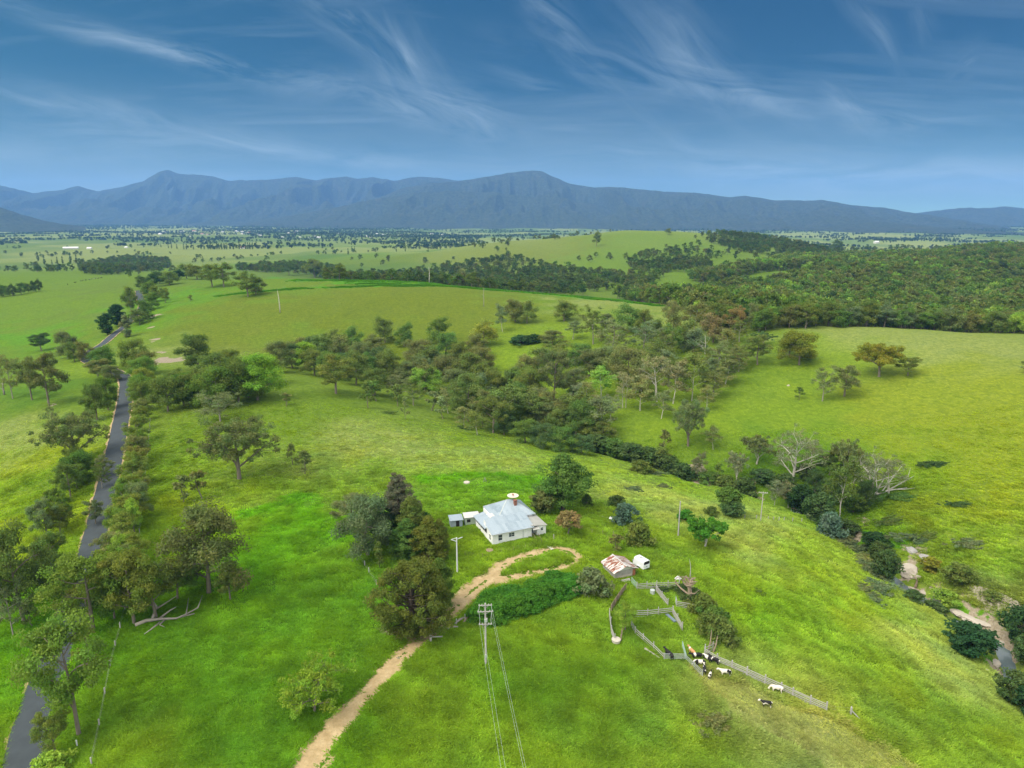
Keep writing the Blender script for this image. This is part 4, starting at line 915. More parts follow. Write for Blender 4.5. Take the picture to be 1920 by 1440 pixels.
def scatter_object(name, P, S, Cc, templates, label, cat, squash=None):
    cl = bpy.data.collections.new(name+'_kinds')
    for i, me in enumerate(templates):
        cl.objects.link(bpy.data.objects.new(me.name, me))
    me = bpy.data.meshes.new(name); me.vertices.add(len(P)); me.vertices.foreach_set('co', P.astype(np.float32).ravel())
    a = me.attributes.new('tcol', 'FLOAT_COLOR', 'POINT'); a.data.foreach_set('color', np.c_[Cc, np.ones(len(P))].astype(np.float32).ravel())
    a = me.attributes.new('tscale', 'FLOAT_VECTOR', 'POINT'); a.data.foreach_set('vector', S.astype(np.float32).ravel())
    r = np.random.RandomState(len(P))
    a = me.attributes.new('trot', 'FLOAT_VECTOR', 'POINT'); a.data.foreach_set('vector', np.c_[np.zeros((len(P),2)), r.rand(len(P))*6.283].astype(np.float32).ravel())
    a = me.attributes.new('tid', 'INT', 'POINT'); a.data.foreach_set('value', r.randint(0, len(templates), len(P)).astype(np.int32))
    o = link(name, me); tag(o, label, cat, kind='stuff')
    ng = bpy.data.node_groups.new(name, 'GeometryNodeTree')
    ng.interface.new_socket('Geometry', in_out='INPUT', socket_type='NodeSocketGeometry'); ng.interface.new_socket('Geometry', in_out='OUTPUT', socket_type='NodeSocketGeometry')
    n = ng.nodes; gi = n.new('NodeGroupInput'); go = n.new('NodeGroupOutput'); ip = n.new('GeometryNodeInstanceOnPoints'); ci = n.new('GeometryNodeCollectionInfo')
    ci.inputs['Collection'].default_value = cl; ci.inputs['Separate Children'].default_value = True; ci.inputs['Reset Children'].default_value = True
    def attr(nm, dt):
        q = n.new('GeometryNodeInputNamedAttribute'); q.data_type = dt; q.inputs['Name'].default_value = nm; return q.outputs['Attribute']
    L = ng.links; mp = n.new('GeometryNodeMeshToPoints')
    L.new(gi.outputs[0], mp.inputs['Mesh']); L.new(mp.outputs[0], ip.inputs['Points']); L.new(ci.outputs[0], ip.inputs['Instance']); ip.inputs['Pick Instance'].default_value = True
    L.new(attr('tid', 'INT'), ip.inputs['Instance Index']); L.new(attr('tscale', 'FLOAT_VECTOR'), ip.inputs['Scale'])
    er = n.new('FunctionNodeEulerToRotation'); L.new(attr('trot', 'FLOAT_VECTOR'), er.inputs[0]); L.new(er.outputs[0], ip.inputs['Rotation'])
    L.new(ip.outputs[0], go.inputs[0])
    md = o.modifiers.new('scatter', 'NODES'); md.node_group = ng
    return o
def mixcols(P, names, wts, var=.18):
    r = np.random.RandomState(len(P)+1); c = np.array([GREENS[k] for k in names])[r.choice(len(names), len(P), p=np.array(wts)/sum(wts))]
    reg = 1+.25*fbm(P[:,0]/90, P[:,1]/90, 55, 2)[:,None]
    return c*reg*(1+var*r.uniform(-1, 1, (len(P),1)))*(1+.08*r.uniform(-1, 1, (len(P),3)))
P = np.r_[rest, deep]
r = np.random.RandomState(3); s = r.uniform(.8, 1.3, (len(P),1)); S = np.c_[s, s, s*r.uniform(.85,1.2,(len(P),1))]
scatter_object('dense_woodland', P, S, mixcols(P, ['olive','green','dark','brown','bright'], [5,4,1,2,1])*1.42, tmplA, 'dense olive woodland behind the right-hand hill', 'woodland')
P = np.r_[band, sA]; s = r.uniform(.5, 1.1, (len(P),1)); S = np.c_[s*1.05, s*1.05, s]
scatter_object('valley_woodland', P, S, mixcols(P, ['olive','green','dark','brown'], [4,3,2,1])*1.05, tmplA, 'scattered and banded trees of the valley beyond the left hill', 'woodland')
P = np.r_[sB, sC, tb]; s = r.uniform(.6, 1.25, (len(P),1)); s = s*(1+.5*sstep(5000, 9000, P[:,1]))[:,None]; S = np.c_[s*1.2, s*1.2, s*.9]
scatter_object('plain_trees', P, S, mixcols(P, ['dark','green','deep'], [3,2,2])*.9, tmplB, 'tiny dark trees dotted over the distant plain', 'distant trees')
print('woodland', len(rest), len(deep), len(band), len(sA), len(sB), len(sC), len(tb), 'trees', len(TREES))

# --- pasture grass: tufts over the near slopes
def tuft(seed, n, h, w, bw, lean):
    r = np.random.RandomState(seed); V = []; Q = []
    for i in range(n):
        a = r.rand()*6.283; rr = w*.5*math.sqrt(r.rand()); b = np.array([rr*math.cos(a), rr*math.sin(a), -.03])
        d = np.array([math.cos(a+r.normal()*.8), math.sin(a+r.normal()*.8), 0])*lean*(.3+r.rand()); hh = h*(.5+.6*r.rand())
        sdv = np.array([-d[1], d[0], 0]); sdv = sdv/(np.linalg.norm(sdv)+1e-6)*bw*.5
        m_ = b+d*.35+np.array([0,0,hh*.6]); t2 = b+d+np.array([0,0,hh])
        k = len(V); V += [b-sdv, b+sdv, m_+sdv*.9, m_-sdv*.9, t2]; Q += [(k,k+1,k+2,k+3), (k+3,k+2,k+4)]
    me = np_mesh('tuft', np.array(V), Q, M_leafi, False, {'tint': np.repeat(.85+.3*r.rand(n,1)*np.ones((n,3)), 5, 0)}); return me
tufts = [tuft(1, 22, .34, .7, .07, .22), tuft(2, 26, .26, .9, .08, .25), tuft(3, 18, .45, .6, .06, .3), tuft(4, 24, .3, 1., .08, .3)]
# ---------------------------------------------------------------- roads
M_asphalt = mat('asphalt', None, (.040,.050,.057), .9, .22, .5, .3, 6.)
def f_dirt(t, b):
    tc = t.new('ShaderNodeTexCoord').outputs['Object']
    a = t.noise(tc, .5, 6., .7); c = t.noise(tc, 2.5, 4., .7)
    col = t.ramp(a, [(.3, (.25,.18,.085)), (.5, (.34,.25,.13)), (.68, (.43,.33,.19))])
    col = t.mix(t.mapr(c, .52, .66, 0., .6), col, (.22,.19,.10)); t.put(b.inputs['Base Color'], col); b.inputs['Roughness'].default_value = .95
    bn = t.new('ShaderNodeBump', i_Strength=.6, i_Distance=.12, i_Height=c); t.l.new(bn.outputs[0], b.inputs['Normal'])
M_dirt = mat('dirt', f_dirt)
ROADPX = [(8,1520),(42,1440),(66,1333),(99,1244),(121,1191),(155,1084),(173,1022),(195,933),(211,867),(223,809),(231,770),(236,738),(236,714),(226,702),(205,693),(180,684),(163,676),(165,664),(176,655),(196,643),(213,628),(229,616),(246,600),(262,584),(267,572),(262,558),(260,545)]
def smooth_path(P, step):
    P = [Vector(p) for p in P]; out = []
    for i in range(len(P)-1):
        a, b, c, d = P[max(i-1,0)], P[i], P[i+1], P[min(i+2,len(P)-1)]
        n = max(1, int((c-b).length/step))
        for k in range(n):
            t_ = k/n
            out.append(.5*((2*b)+(c-a)*t_+(2*a-5*b+4*c-d)*t_**2+(-a+3*b-3*c+d)*t_**3))
    out.append(P[-1]); return out
road = [hit(*q) for q in ROADPX if q[1] <= 1440]
r0_, r1_ = road[0], road[1]; road = [r0_+(r0_-r1_)*1.2]+road
road = smooth_path([(p.x, p.y) for p in [Vector((q.x, q.y, 0)) for q in road]], 1.2) if False else smooth_path([Vector((q.x, q.y, 0)) for q in road], 1.2)
for _ in range(12): road = [road[0]]+[(road[i-1]+road[i]*2+road[i+1])/4 for i in range(1, len(road)-1)]+[road[-1]]
def strip(name, path, hw, off, matl, nacross=7, rag=0., grow=.0006):
    c = np.array([(p.x, p.y) for p in path]); d = np.gradient(c, axis=0); d /= np.linalg.norm(d, axis=1)[:,None]; nrm_ = np.c_[d[:,1], -d[:,0]]
    s_ = np.linspace(-1, 1, nacross); L = np.arange(len(c))
    wl = hw+rag*vnoise(L*.45, L*0, 5)+rag*.6*vnoise(L*1.3, L*0, 6); wr = hw+rag*vnoise(L*.45, L*0+9, 7)+rag*.6*vnoise(L*1.3, L*0+9, 8)
    X = []
    for k in s_:
        w_ = np.where(k < 0, wl, wr)*k; X.append(c+nrm_*w_[:,None])
    X = np.stack(X, 1).reshape(-1, 2); z = height(X[:,0], X[:,1])+off+grow*np.maximum(X[:,1]-150, 0)
    crown = np.tile((1-s_**2)*.05, len(c)); z = z+crown
    ids = np.arange(len(c)*nacross).reshape(len(c), nacross); q = np.stack([ids[:-1,:-1], ids[:-1,1:], ids[1:,1:], ids[1:,:-1]], -1).reshape(-1,4)[:, ::-1]
    o = link(name, np_mesh(name, np.c_[X, z], q, matl, True)); tag(o, kind='structure'); return o
strip('road_verge', road, 3.25, .05, M_dirt, 9, .35)
strip('road', road, 2.75, .09, M_asphalt, 7, .07)
ROADXY = [(p.x, p.y) for p in road[::4]]

TR1 = [(746,1235),(772,1215),(800,1190),(834,1154),(860,1133),(886,1107),(912,1087)]
TR0 = [(500,1520),(548,1465),(590,1410),(640,1352),(690,1300),(746,1235)]
LOOP = [(912,1087),(938,1060),(977,1045),(1017,1034),(1043,1029),(1068,1034),(1080,1045),(1076,1056),(1055,1063),(1016,1073),(977,1081),(938,1089),(912,1092)]
def w2(L): 
    o = []
    for q in L:
        if q[1] > 1440:
            p = Vector(at_z(q[0], q[1], -1.2))
        else: p = hit(*q)
        o.append((p.x, p.y))
    return o
t0w, t1w, tlw = w2(TR0), w2(TR1), w2(LOOP)
def off_path(P, o):
    c = np.array(P); d = np.gradient(c, axis=0); d /= np.linalg.norm(d, axis=1)[:,None]
    return [tuple(v) for v in c+np.c_[d[:,1], -d[:,0]]*o]
ruts = [(t0w, 2.25), (off_path(t1w, -1.0), 1.15), (off_path(t1w, 1.0), 1.15), (t1w[4:], 2.6), (t1w[:2], 2.3), (tlw, 1.5), ([t1w[-1], tlw[1]], 2.0), ([tlw[-2], tlw[-1]], 2.2), (off_path(t0w[:3], 2.9), .55)]
hA = hit(746,1235); spur_ = [(hit(800,1195).x, hit(800,1195).y), (hit(770,1195).x, hit(770,1195).y), (hit(752,1187).x, hit(752,1187).y)]
ruts += [(spur_, 1.5), ([(hit(800,1218).x, hit(800,1218).y), (hit(850,1226).x, hit(850,1226).y)], .35)]
allp = np.array([p for r_ in ruts for p in r_[0]])
st_ = .22; ax_ = np.arange(allp[:,0].min()-5, allp[:,0].max()+5, st_); ay_ = np.arange(allp[:,1].min()-5, allp[:,1].max()+5, st_)
TX, TY = np.meshgrid(ax_, ay_); dmin = np.full(TX.shape, 9.)
for P_, w_ in ruts:
    d_, _t = seg_dist(TX, TY, P_); dmin = np.minimum(dmin, d_-w_)
def track_dist(x, y):
    d = np.full(np.shape(x), 99.)
    for P_, w_ in ruts: d = np.minimum(d, seg_dist(x, y, P_)[0]-w_)
    return d
dmin = dmin+.22*vnoise(TX/3.4, TY/3.4, 81)+.32*vnoise(TX/.5, TY/.5, 82)+.2*vnoise(TX/.3, TY/.3, 84)
tri = inside(TX, TY, tlw[1:-1]); cen = seg_dist(TX, TY, t1w)[0]+.15; dmin = np.where((cen < .42+.35*vnoise(TX/.7, TY/.7, 86)) & (vnoise(TX/2.5, TY/2.5, 85) > .02), 9., dmin)
dmin = np.where(tri & (dmin < 1) & (vnoise(TX/.8, TY/.8, 83) > .1), 9., dmin)
kf = (dmin[:-1,:-1] < 0)
ids = np.arange(TX.size).reshape(TX.shape)
q = np.stack([ids[:-1,:-1], ids[:-1,1:], ids[1:,1:], ids[1:,:-1]], -1)[kf]
us, inv = np.unique(q.ravel(), return_inverse=True)
vx, vy = TX.ravel()[us], TY.ravel()[us]
o = link('dirt_track', np_mesh('dirt_track', np.c_[vx, vy, height(vx, vy)+.05], inv.reshape(-1,4), M_dirt, True)); tag(o, kind='structure')

# ---------------------------------------------------------------- materials for built things
def f_board(base, dirt, freq=24., axis=2, amt=.35):
    def f(t, b):
        tc = t.new('ShaderNodeTexCoord').outputs['Object']
        n = t.noise(tc, .9, 5., .7); n2 = t.noise(t.mapping(tc, (.6,.6,5)), 1.2, 4., .6)
        c = t.mix(t.mapr(t.math('MULTIPLY', n, n2), .18, .42, 0., amt), base, dirt); t.put(b.inputs['Base Color'], c); b.inputs['Roughness'].default_value = .65
        s = t.new('ShaderNodeSeparateXYZ', i_0=tc).outputs[axis]; w = t.math('FRACT', t.math('MULTIPLY', s, freq/3.14))
        bn = t.new('ShaderNodeBump', i_Strength=.5, i_Distance=.03, i_Height=w); t.l.new(bn.outputs[0], b.inputs['Normal'])
    return f
M_white_board = mat('white_weatherboard', f_board((.78,.79,.80), (.5,.5,.46), 16))
M_wall2 = mat('pale_green_sheet', f_board((.36,.43,.36), (.25,.27,.22), 40, 0))
M_wall3 = mat('blue_grey_sheet', f_board((.27,.33,.39), (.2,.2,.2), 40, 0))
M_timber = mat('weathered_timber', None, (.34,.33,.31), .9, .25, 3., .4, 20.)
M_timber2 = mat('old_brown_timber', None, (.23,.18,.13), .9, .3, 3., .4, 20.)
M_grey_block = mat('grey_shed_wall', f_board((.33,.32,.30), (.18,.16,.14), 9, 2, .8))
def f_corr(a, bcol, rust=None, ax=0, freq=13., rusty=(0.5,.6)):
    def f(t, b):
        tc = t.new('ShaderNodeTexCoord').outputs['Object']
        n = t.noise(tc, .55, 4., .6); n3 = t.noise(tc, 3., 3., .7)
        vr = t.new('ShaderNodeTexBrick', i_Vector=t.mapping(tc, (1,1,1), (0,0,0 if ax == 0 else math.pi/2)), i_Scale=1.); vr.inputs['Brick Width'].default_value = .76; vr.inputs['Row Height'].default_value = 2.6; vr.inputs['Mortar Size'].default_value = 0.
        vr.inputs['Color1'].default_value = (*a, 1); vr.inputs['Color2'].default_value = (*bcol, 1)
        c = t.mix(t.mapr(n, .42, .62, 0., .8), vr.outputs[0], tuple((p+q_)/2*1.12 for p, q_ in zip(a, bcol)))
        c = t.mix(t.mapr(n3, .58, .75, 0., .5), c, tuple(min(1, v*1.4) for v in a))
        if rust:
            m_ = t.mapping(tc, (1.3,.28,.28) if ax == 0 else (.28,1.3,.28)); rn = t.noise(m_, 2.6, 4., .6)
            c = t.mix(t.mapr(rn, rusty[0], rusty[1]), c, t.ramp(n3, [(.3, (.13,.035,.015)), (.7, (.30,.10,.045))]))
        t.put(b.inputs['Base Color'], c); b.inputs['Roughness'].default_value = .45; b.inputs['Metallic'].default_value = .25
        s = t.new('ShaderNodeSeparateXYZ', i_0=tc).outputs[ax]; w = t.math('SINE', t.math('MULTIPLY', s, 2*math.pi*freq/1.9))
        bn = t.new('ShaderNodeBump', i_Strength=.6, i_Distance=.02, i_Height=w); t.l.new(bn.outputs[0], b.inputs['Normal'])
    return f
M_roof = mat('galvanised_roof', f_corr((.34,.40,.45), (.22,.28,.33)))
M_roof_y = mat('galvanised_roof_side', f_corr((.34,.40,.45), (.29,.35,.40), None, 1))
M_roof_g = mat('pale_grey_roof', f_corr((.40,.40,.37), (.36,.36,.34), None, 1))
M_roof_w = mat('white_roof_sheet', f_corr((.56,.55,.53), (.5,.49,.47), None, 1))
M_roof_rust = mat('rusty_roof', f_corr((.50,.49,.46), (.42,.41,.39), True, 0, 13., (.46,.51)))
M_rusttop = mat('rust_panel', None, (.26,.10,.05), .8, .3, 3.)
M_brick = mat('red_brick', None, (.21,.095,.07), .9, .3, 6.)
M_glass = mat('window_glass', None, (.05,.06,.075), .12, .1, 1., spec=.7)
M_darkgap = mat('dark_interior', None, (.02,.018,.018), .9, .2, 2.)
M_frame = mat('grey_frame', None, (.30,.31,.32), .6, .1, 3.)
M_door = mat('blue_grey_door', None, (.13,.17,.22), .6, .1, 3.)
M_conc = mat('concrete', None, (.42,.39,.33), .9, .2, 2., .3)
M_cream = mat('cream_dish', None, (.58,.52,.44), .6, .12, 2.)
M_vanwhite = mat('white_gelcoat', None, (.66,.68,.70), .3, .04, 1., spec=.5)
M_rubber = mat('rubber', None, (.02,.02,.02), .8, .1)
M_polesilver = mat('bleached_pole', None, (.50,.52,.52), .8, .15, 2.)
M_galv = mat('galvanised_steel', None, (.42,.46,.45), .5, .1, 3., metal=.3)
M_galvgreen = mat('green_gate_steel', None, (.30,.42,.36), .5, .1, 3., metal=.2)
M_wire = mat('aluminium_wire', None, (.55,.57,.58), .5, .05)
M_porcelain = mat('porcelain', None, (.45,.43,.42), .3, .05)
M_rock = mat('sandstone', None, (.36,.32,.27), .95, .25, .8, .8, 3.)
M_rock_grey = mat('grey_rock', None, (.26,.25,.24), .95, .3, .8, .8, 3.)
def f_water(t, b):
    tc = t.new('ShaderNodeTexCoord').outputs['Object']; t.put(b.inputs['Base Color'], (.10,.13,.14,1)); b.inputs['Roughness'].default_value = .12; b.inputs['Specular IOR Level'].default_value = .6
    bn = t.new('ShaderNodeBump', i_Strength=.25, i_Distance=.05, i_Height=t.noise(tc, 2.5, 3., .6)); t.l.new(bn.outputs[0], b.inputs['Normal'])
M_water = mat('water', f_water)

# ---------------------------------------------------------------- farmhouse
A = hit(923.5, 1021.5); Rr = hit(1028, 1006); Ll = hit(885, 987.5)
a1 = math.atan2(Rr.y-A.y, Rr.x-A.x); a2 = math.atan2(Ll.y-A.y, Ll.x-A.x)-math.pi/2
HROT = (a1+a2)/2
print('house', A, (Rr-A).length, (Ll-A).length, math.degrees(a1), math.degrees(a2))
house = empty('farmhouse', A, HROT, 'white weatherboard farmhouse under a patched pale blue corrugated roof', 'house')
def wallbox(mb, x0, x1, y0, y1, z0, z1): return mb.box(x0, x1, y0, y1, z0, z1)
mb = MB(); mb.box(0,10.2,0,5.6,-1.2,2.75); mb.box(.02,3.2,5.6,11.0,-1.2,2.7); mb.box(3.2,13.0,5.6,14.0,-1.2,3.1); mb.box(10.2,11.6,1.6,5.6,-1.2,2.6); mb.box(11.6,14.0,0,5.6,-1.2,2.45)
# gable cheeks under the front roof
mb.add([(.01,.3,2.75),(.01,5.6,2.75),(.01,5.6,4.15)], [(0,1,2)]); mb.add([(10.19,.3,2.75),(10.19,5.6,2.75),(10.19,5.6,4.15)], [(0,1,2)])
mb.add([(3.2,5.58,2.7),(10.2,5.58,2.7),(10.2,5.58,4.2),(3.2,5.58,4.2)], [(0,1,2,3)])
mb.build('wall', M_white_board, house)
MB().box(-.06,14.06,-.06,.0,-1.2,-.35).box(-.06,.0,0,11.06,-1.2,-.35).build('footing', M_conc, house)
rf = MB(); rf.poly_prism([(-.35,-.45,2.72),(10.65,-.45,2.72),(10.65,5.75,4.35),(2.2,5.75,4.35),(-.35,3.6,3.78)], .07); front_roof = rf.build('roof', M_roof, house)
MB().bar((-.4,-.5,2.66),(10.7,-.5,2.66),.12,.1).build('gutter', M_frame, front_roof)
MB().bar((.0,5.78,4.38),(10.6,5.78,4.38),.25,.07).build('ridge_cap', M_vanwhite, front_roof) if False else None
pk = (8.6, 9.9, 6.1); e0, e1, f0, f1, ze = 3.3, 13.7, 5.2, 14.5, 3.25
hp_ = MB(); P4_ = [(e0,f0,ze),(e1,f0,ze),(e1,f1,ze),(e0,f1,ze)]; ra, rb = (7.9,9.9,6.1), (9.3,9.9,6.1)
hp_.add(P4_+[ra, rb]+[(x,y,z-.08) for x,y,z in P4_], [(0,1,5,4),(1,2,5),(2,3,4,5),(3,0,4),(0,6,7,1),(1,7,8,2),(2,8,9,3),(3,9,6,0),(6,9,8,7)])
hip = hp_.build('roof', M_roof, house); hip['label'] = 'tall hipped main roof with chimney'
caps = MB(); [caps.bar(a_, b_, .22, .05) for a_, b_ in ((P4_[0],ra),(P4_[1],rb),(ra,rb),(P4_[2],rb),(P4_[3],ra))]; caps.build('ridge_cap', M_galv, hip)
lr = MB().poly_prism([(-.6,3.5,2.66),(2.3,3.5,3.3),(2.3,11.4,3.3),(-.6,11.4,2.66)], .06).build('roof', M_roof_y, house); lr['label'] = 'low verandah roof on the left side'
wr_ = MB().poly_prism([(2.31,4.0,3.30),(3.6,5.3,3.62),(3.6,9.2,3.62),(2.31,9.2,3.30)], .05).build('roof', M_roof_w, house); wr_['label'] = 'white roof sheet'
rr_ = MB().poly_prism([(10.1,-.25,3.02),(14.3,-.25,2.42),(14.3,6.4,2.42),(10.1,6.4,3.02)], .06).build('roof', M_roof_g, house); rr_['label'] = 'pale grey lean-to roof over the right annexe'
MB().poly_prism([(10.15,-1.1,2.25),(11.9,-1.1,2.25),(11.9,.1,2.42),(10.15,.1,2.42)], .05).build('porch_awning', M_roof_g, house)
ch = MB().box(9.2,9.9,8.0,8.7,4.6,6.35).box(9.12,9.98,7.92,8.78,6.2,6.36).build('chimney', M_brick, house); MB().box(9.35,9.75,8.15,8.55,6.36,6.5).build('chimney_pot', M_rusttop, ch)
def window(face, u0, u1, z0, z1, panes=2, parent=house, gl=M_glass, at=0.):
    f = MB(); g_ = MB()
    def bx(m, a0, a1, b0, b1, d0, d1):
        if face == 'front': m.box(a0, a1, at-d1, at-d0, b0, b1)
        else: m.box(at-d1, at-d0, a0, a1, b0, b1)
    bx(g_, u0, u1, z0, z1, .0, .03)
    t_ = .07
    bx(f, u0-t_, u0, z0-t_, z1+t_, 0, .07); bx(f, u1, u1+t_, z0-t_, z1+t_, 0, .07); bx(f, u0, u1, z1, z1+t_, 0, .07); bx(f, u0, u1, z0-t_, z0, 0, .07)
    for k in range(1, panes): m_ = u0+(u1-u0)*k/panes; bx(f, m_-.025, m_+.025, z0, z1, .0, .06)
    bx(f, u0, u1, (z0+z1)/2-.025, (z0+z1)/2+.025, .031, .055)
    s_ = MB(); bx(s_, u0-.12, u1+.12, z0-.14, z0-.07, 0, .14)
    o_ = g_.build('window', gl, parent); f.build('window_frame', M_vanwhite, o_); s_.build('sill', M_vanwhite, o_); return o_
window('front', 1.5, 2.45, .75, 2.15, 1); window('front', 4.2, 5.6, 1.15, 2.15, 2); window('front', 12.6, 13.2, 1.2, 1.95, 1)
window('side', 1.0, 1.8, .7, 2.05, 1)
window('side', 9.2, 10.6, 1.35, 2.3, 2); window('side', 7.9, 9.0, 1.35, 2.3, 1)
op = MB().box(-.03,.0,3.4,7.6,1.35,2.35).build('verandah_opening', M_darkgap, house)
vp = MB(); [vp.box(-.08,-.03,y,y+.1,1.3,2.5) for y in (3.35,4.7,6.0,7.0,7.6)]; vp.box(-.09,-.03,3.35,7.7,1.25,1.33); vp.build('verandah_rail', M_vanwhite, op)
MB().box(-.04,-.0,7.7,8.3,-.7,.55).build('hatch', M_darkgap, house)
dr = MB().box(10.45,11.3,1.53,1.6,.0,2.05).build('door', M_door, house); MB().box(10.38,10.45,1.5,1.6,0,2.12).box(11.3,11.37,1.5,1.6,0,2.12).box(10.38,11.37,1.5,1.6,2.05,2.13).build('door_frame', M_vanwhite, dr)
MB().box(10.25,11.55,-1.2,1.55,-1.2,-.02).box(10.4,11.4,-1.5,-1.2,-1.2,-.2).build('porch_step', M_conc, house)
rl = MB()
for x_ in (10.3, 11.5):
    rl.bar((x_,-1.15,0),(x_,-1.15,.95),.05,.05); rl.bar((x_,-.05,0),(x_,-.05,.95),.05,.05); rl.bar((x_,-1.2,.95),(x_,0,.95),.05,.05)
    rl.bar((x_,-1.15,.95),(x_+.15,-2.4,.1),.05,.05)
rl.build('handrail', M_timber2, house)
MB().tube([(7.9,-.06,-.3),(7.9,-.06,2.6)], .05, 6).build('downpipe', M_galv, house); MB().tube([(.06+9.9,-.06,-.3),(9.96,-.06,2.6)], .05, 6).build('downpipe', M_vanwhite, house)
Mh = Matrix.Translation(A)@Matrix.Rotation(HROT, 4, 'Z')
def hw_(u, w_, z=0): return Mh@Vector((u, w_, z))
# wide pale dish standing over the chimney end of the roof
dish = empty('satellite_dish', hw_(9.8, 10.3, 5.45), HROT, 'wide pale mesh dish lying face up above the brick chimney', 'satellite dish')
dm = MB(); nR = 5
ringv = []
for i in range(nR+1):
    r_ = 1.45*i/nR
    for k in range(28): a_ = 2*math.pi*k/28; dm.v.append((r_*math.cos(a_), r_*math.sin(a_), 1.15+.16*(i/nR)**2))
for i in range(nR):
    for k in range(28): dm.f.append((i*28+k, (i+1)*28+k, (i+1)*28+(k+1)%28, i*28+(k+1)%28))
do_ = dm.build('bowl', M_cream, dish); sm = do_.modifiers.new('thickness', 'SOLIDIFY'); sm.thickness = .05
MB().tube([(0,0,-.4),(0,0,1.15)], .06, 8).build('mast', M_frame, dish)
MB().tube([(0,0,1.45),(0,0,1.8)], [.28,.1], 10).build('feed_horn', M_rusttop, dish)
MB().bar((1.3,0,1.3),(0,0,1.75),.04,.04).bar((-.65,1.1,1.3),(0,0,1.75),.04,.04).bar((-.65,-1.1,1.3),(0,0,1.75),.04,.04).build('strut', M_frame, dish)
# path slab to the drive
pth = []
for i in range(9):
    p = hw_(11.0+i*.12, -1.6-i*.75); pth.append(Vector((p.x, p.y, 0)))
o = strip('footpath', pth, .45, .05, M_conc, 3, .03)

# outbuildings left of the house
def shed(name, p, rot, L, W, h0, h1, wall, roof, label, cat, door=None, rname='roof', over=.2):
    """skillion shed: local x along the length, front at y=0"""
    s = empty(name, p, rot, label, cat)
    m = MB(); m.box(0,L,0,W,-.5,h0); m.add([(0,0,h0),(L,0,h0),(L,W,h1),(0,W,h1),(0,W,h0),(L,W,h0)], [(0,3,4),(1,5,2),(4,3,2,5)]); w_ = m.build('wall', wall, s)
    MB().poly_prism([(-over,-over,h0+.02),(L+over,-over,h0+.02),(L+over,W+over,h1+.06),(-over,W+over,h1+.06)], .05).build(rname, roof, s)
    if door: MB().box(door[0], door[1], -.03, .0, -.1, door[2]).build('doorway', M_darkgap, s)
    return s
ps = hit(845, 990)
s1 = shed('tin_shed', ps, rad(14), 3.0, 2.4, 1.9, 2.25, M_wall3, M_roof, 'small blue-grey tin shed with a dark open doorway left of the farmhouse', 'shed', (1.35,2.2,1.75))
s2 = shed('garden_shed', Mh.to_3x3()@Vector((0,0,0))+ps+Vector((3.45,1.55,0)), rad(14), 3.6, 2.2, 2.0, 2.3, M_wall2, M_roof_w, 'pale green sheet shed behind the small tin shed', 'shed', (2.9,3.4,1.7))
MB().box(.5,1.4,-.03,0,.7,1.5).build('window', M_darkgap, s2)

# ---------------------------------------------------------------- rusty shed with gable roof
q0 = hit(1152.7, 1086.5); q1 = hit(1195.5, 1084.5); q2 = hit(1126.7, 1069.5)
rs1 = math.atan2(q1.y-q0.y, q1.x-q0.x); Wd = (q1-q0).length; Ld = (q2-q0).length
print('shed', Wd, Ld, math.degrees(rs1), math.degrees(math.atan2(q2.y-q0.y, q2.x-q0.x))-90)
rs2 = (rs1+math.atan2(q2.y-q0.y, q2.x-q0.x)-math.pi/2)/2
Wd = min(Wd, 5.2); Ld = min(max(Ld, 5.), 7.)
rsd = empty('rusty_shed', q0, rs2, 'grey-walled shed with a rust-streaked white gable roof', 'shed')
m = MB(); m.box(0,Wd,0,Ld,-.6,1.75); m.build('wall', M_grey_block, rsd)
m = MB(); m.add([(0,0,1.75),(Wd,0,1.75),(Wd/2,0,2.7),(0,Ld,1.75),(Wd,Ld,1.75),(Wd/2,Ld,2.7)], [(0,1,2),(3,5,4)]); m.build('gable', M_roof_w, rsd)
for sgn, xa in ((-1, -.5), (1, Wd+.5)):
    m = MB(); P_ = [(xa,-.45,1.62),(Wd/2,-.45,2.78),(Wd/2,Ld+.4,2.78),(xa,Ld+.4,1.62)]; P_ = P_ if sgn > 0 else P_
    m.add(P_+[(a_,b_,c_-.05) for a_,b_,c_ in P_], [(0,1,2,3),(4,7,6,5),(0,4,5,1),(1,5,6,2),(2,6,7,3),(3,7,4,0)])
    m.build('roof', mat('rusty_roof_side', f_corr((.58,.57,.54), (.50,.49,.47), True, 1, 13., (.47,.52))), rsd)
MB().bar((Wd/2,-.5,2.81),(Wd/2,Ld+.45,2.81),.28,.05).build('ridge_cap', M_roof_w, rsd)
MB().box(Wd-.75,Wd-.05,-.05,-.003,-.1,1.5).build('rusted_sheet', M_rusttop, rsd)
m = MB(); m.box(.6,Wd-1.0,-.06,-.004,.05,.5); m.build('stone_patch', M_rock, rsd)
junk = empty('timber_pile', hit(1172,1090), .3, 'low pile of grey boards against the rusty shed wall', 'timber pile')
for i in range(5): MB().bar((-1.4+.1*i,.1*i-.3,.08+.07*i),(1.2,.12*i-.3+.1,.08+.07*i),.16,.05).build('board', M_timber, junk)

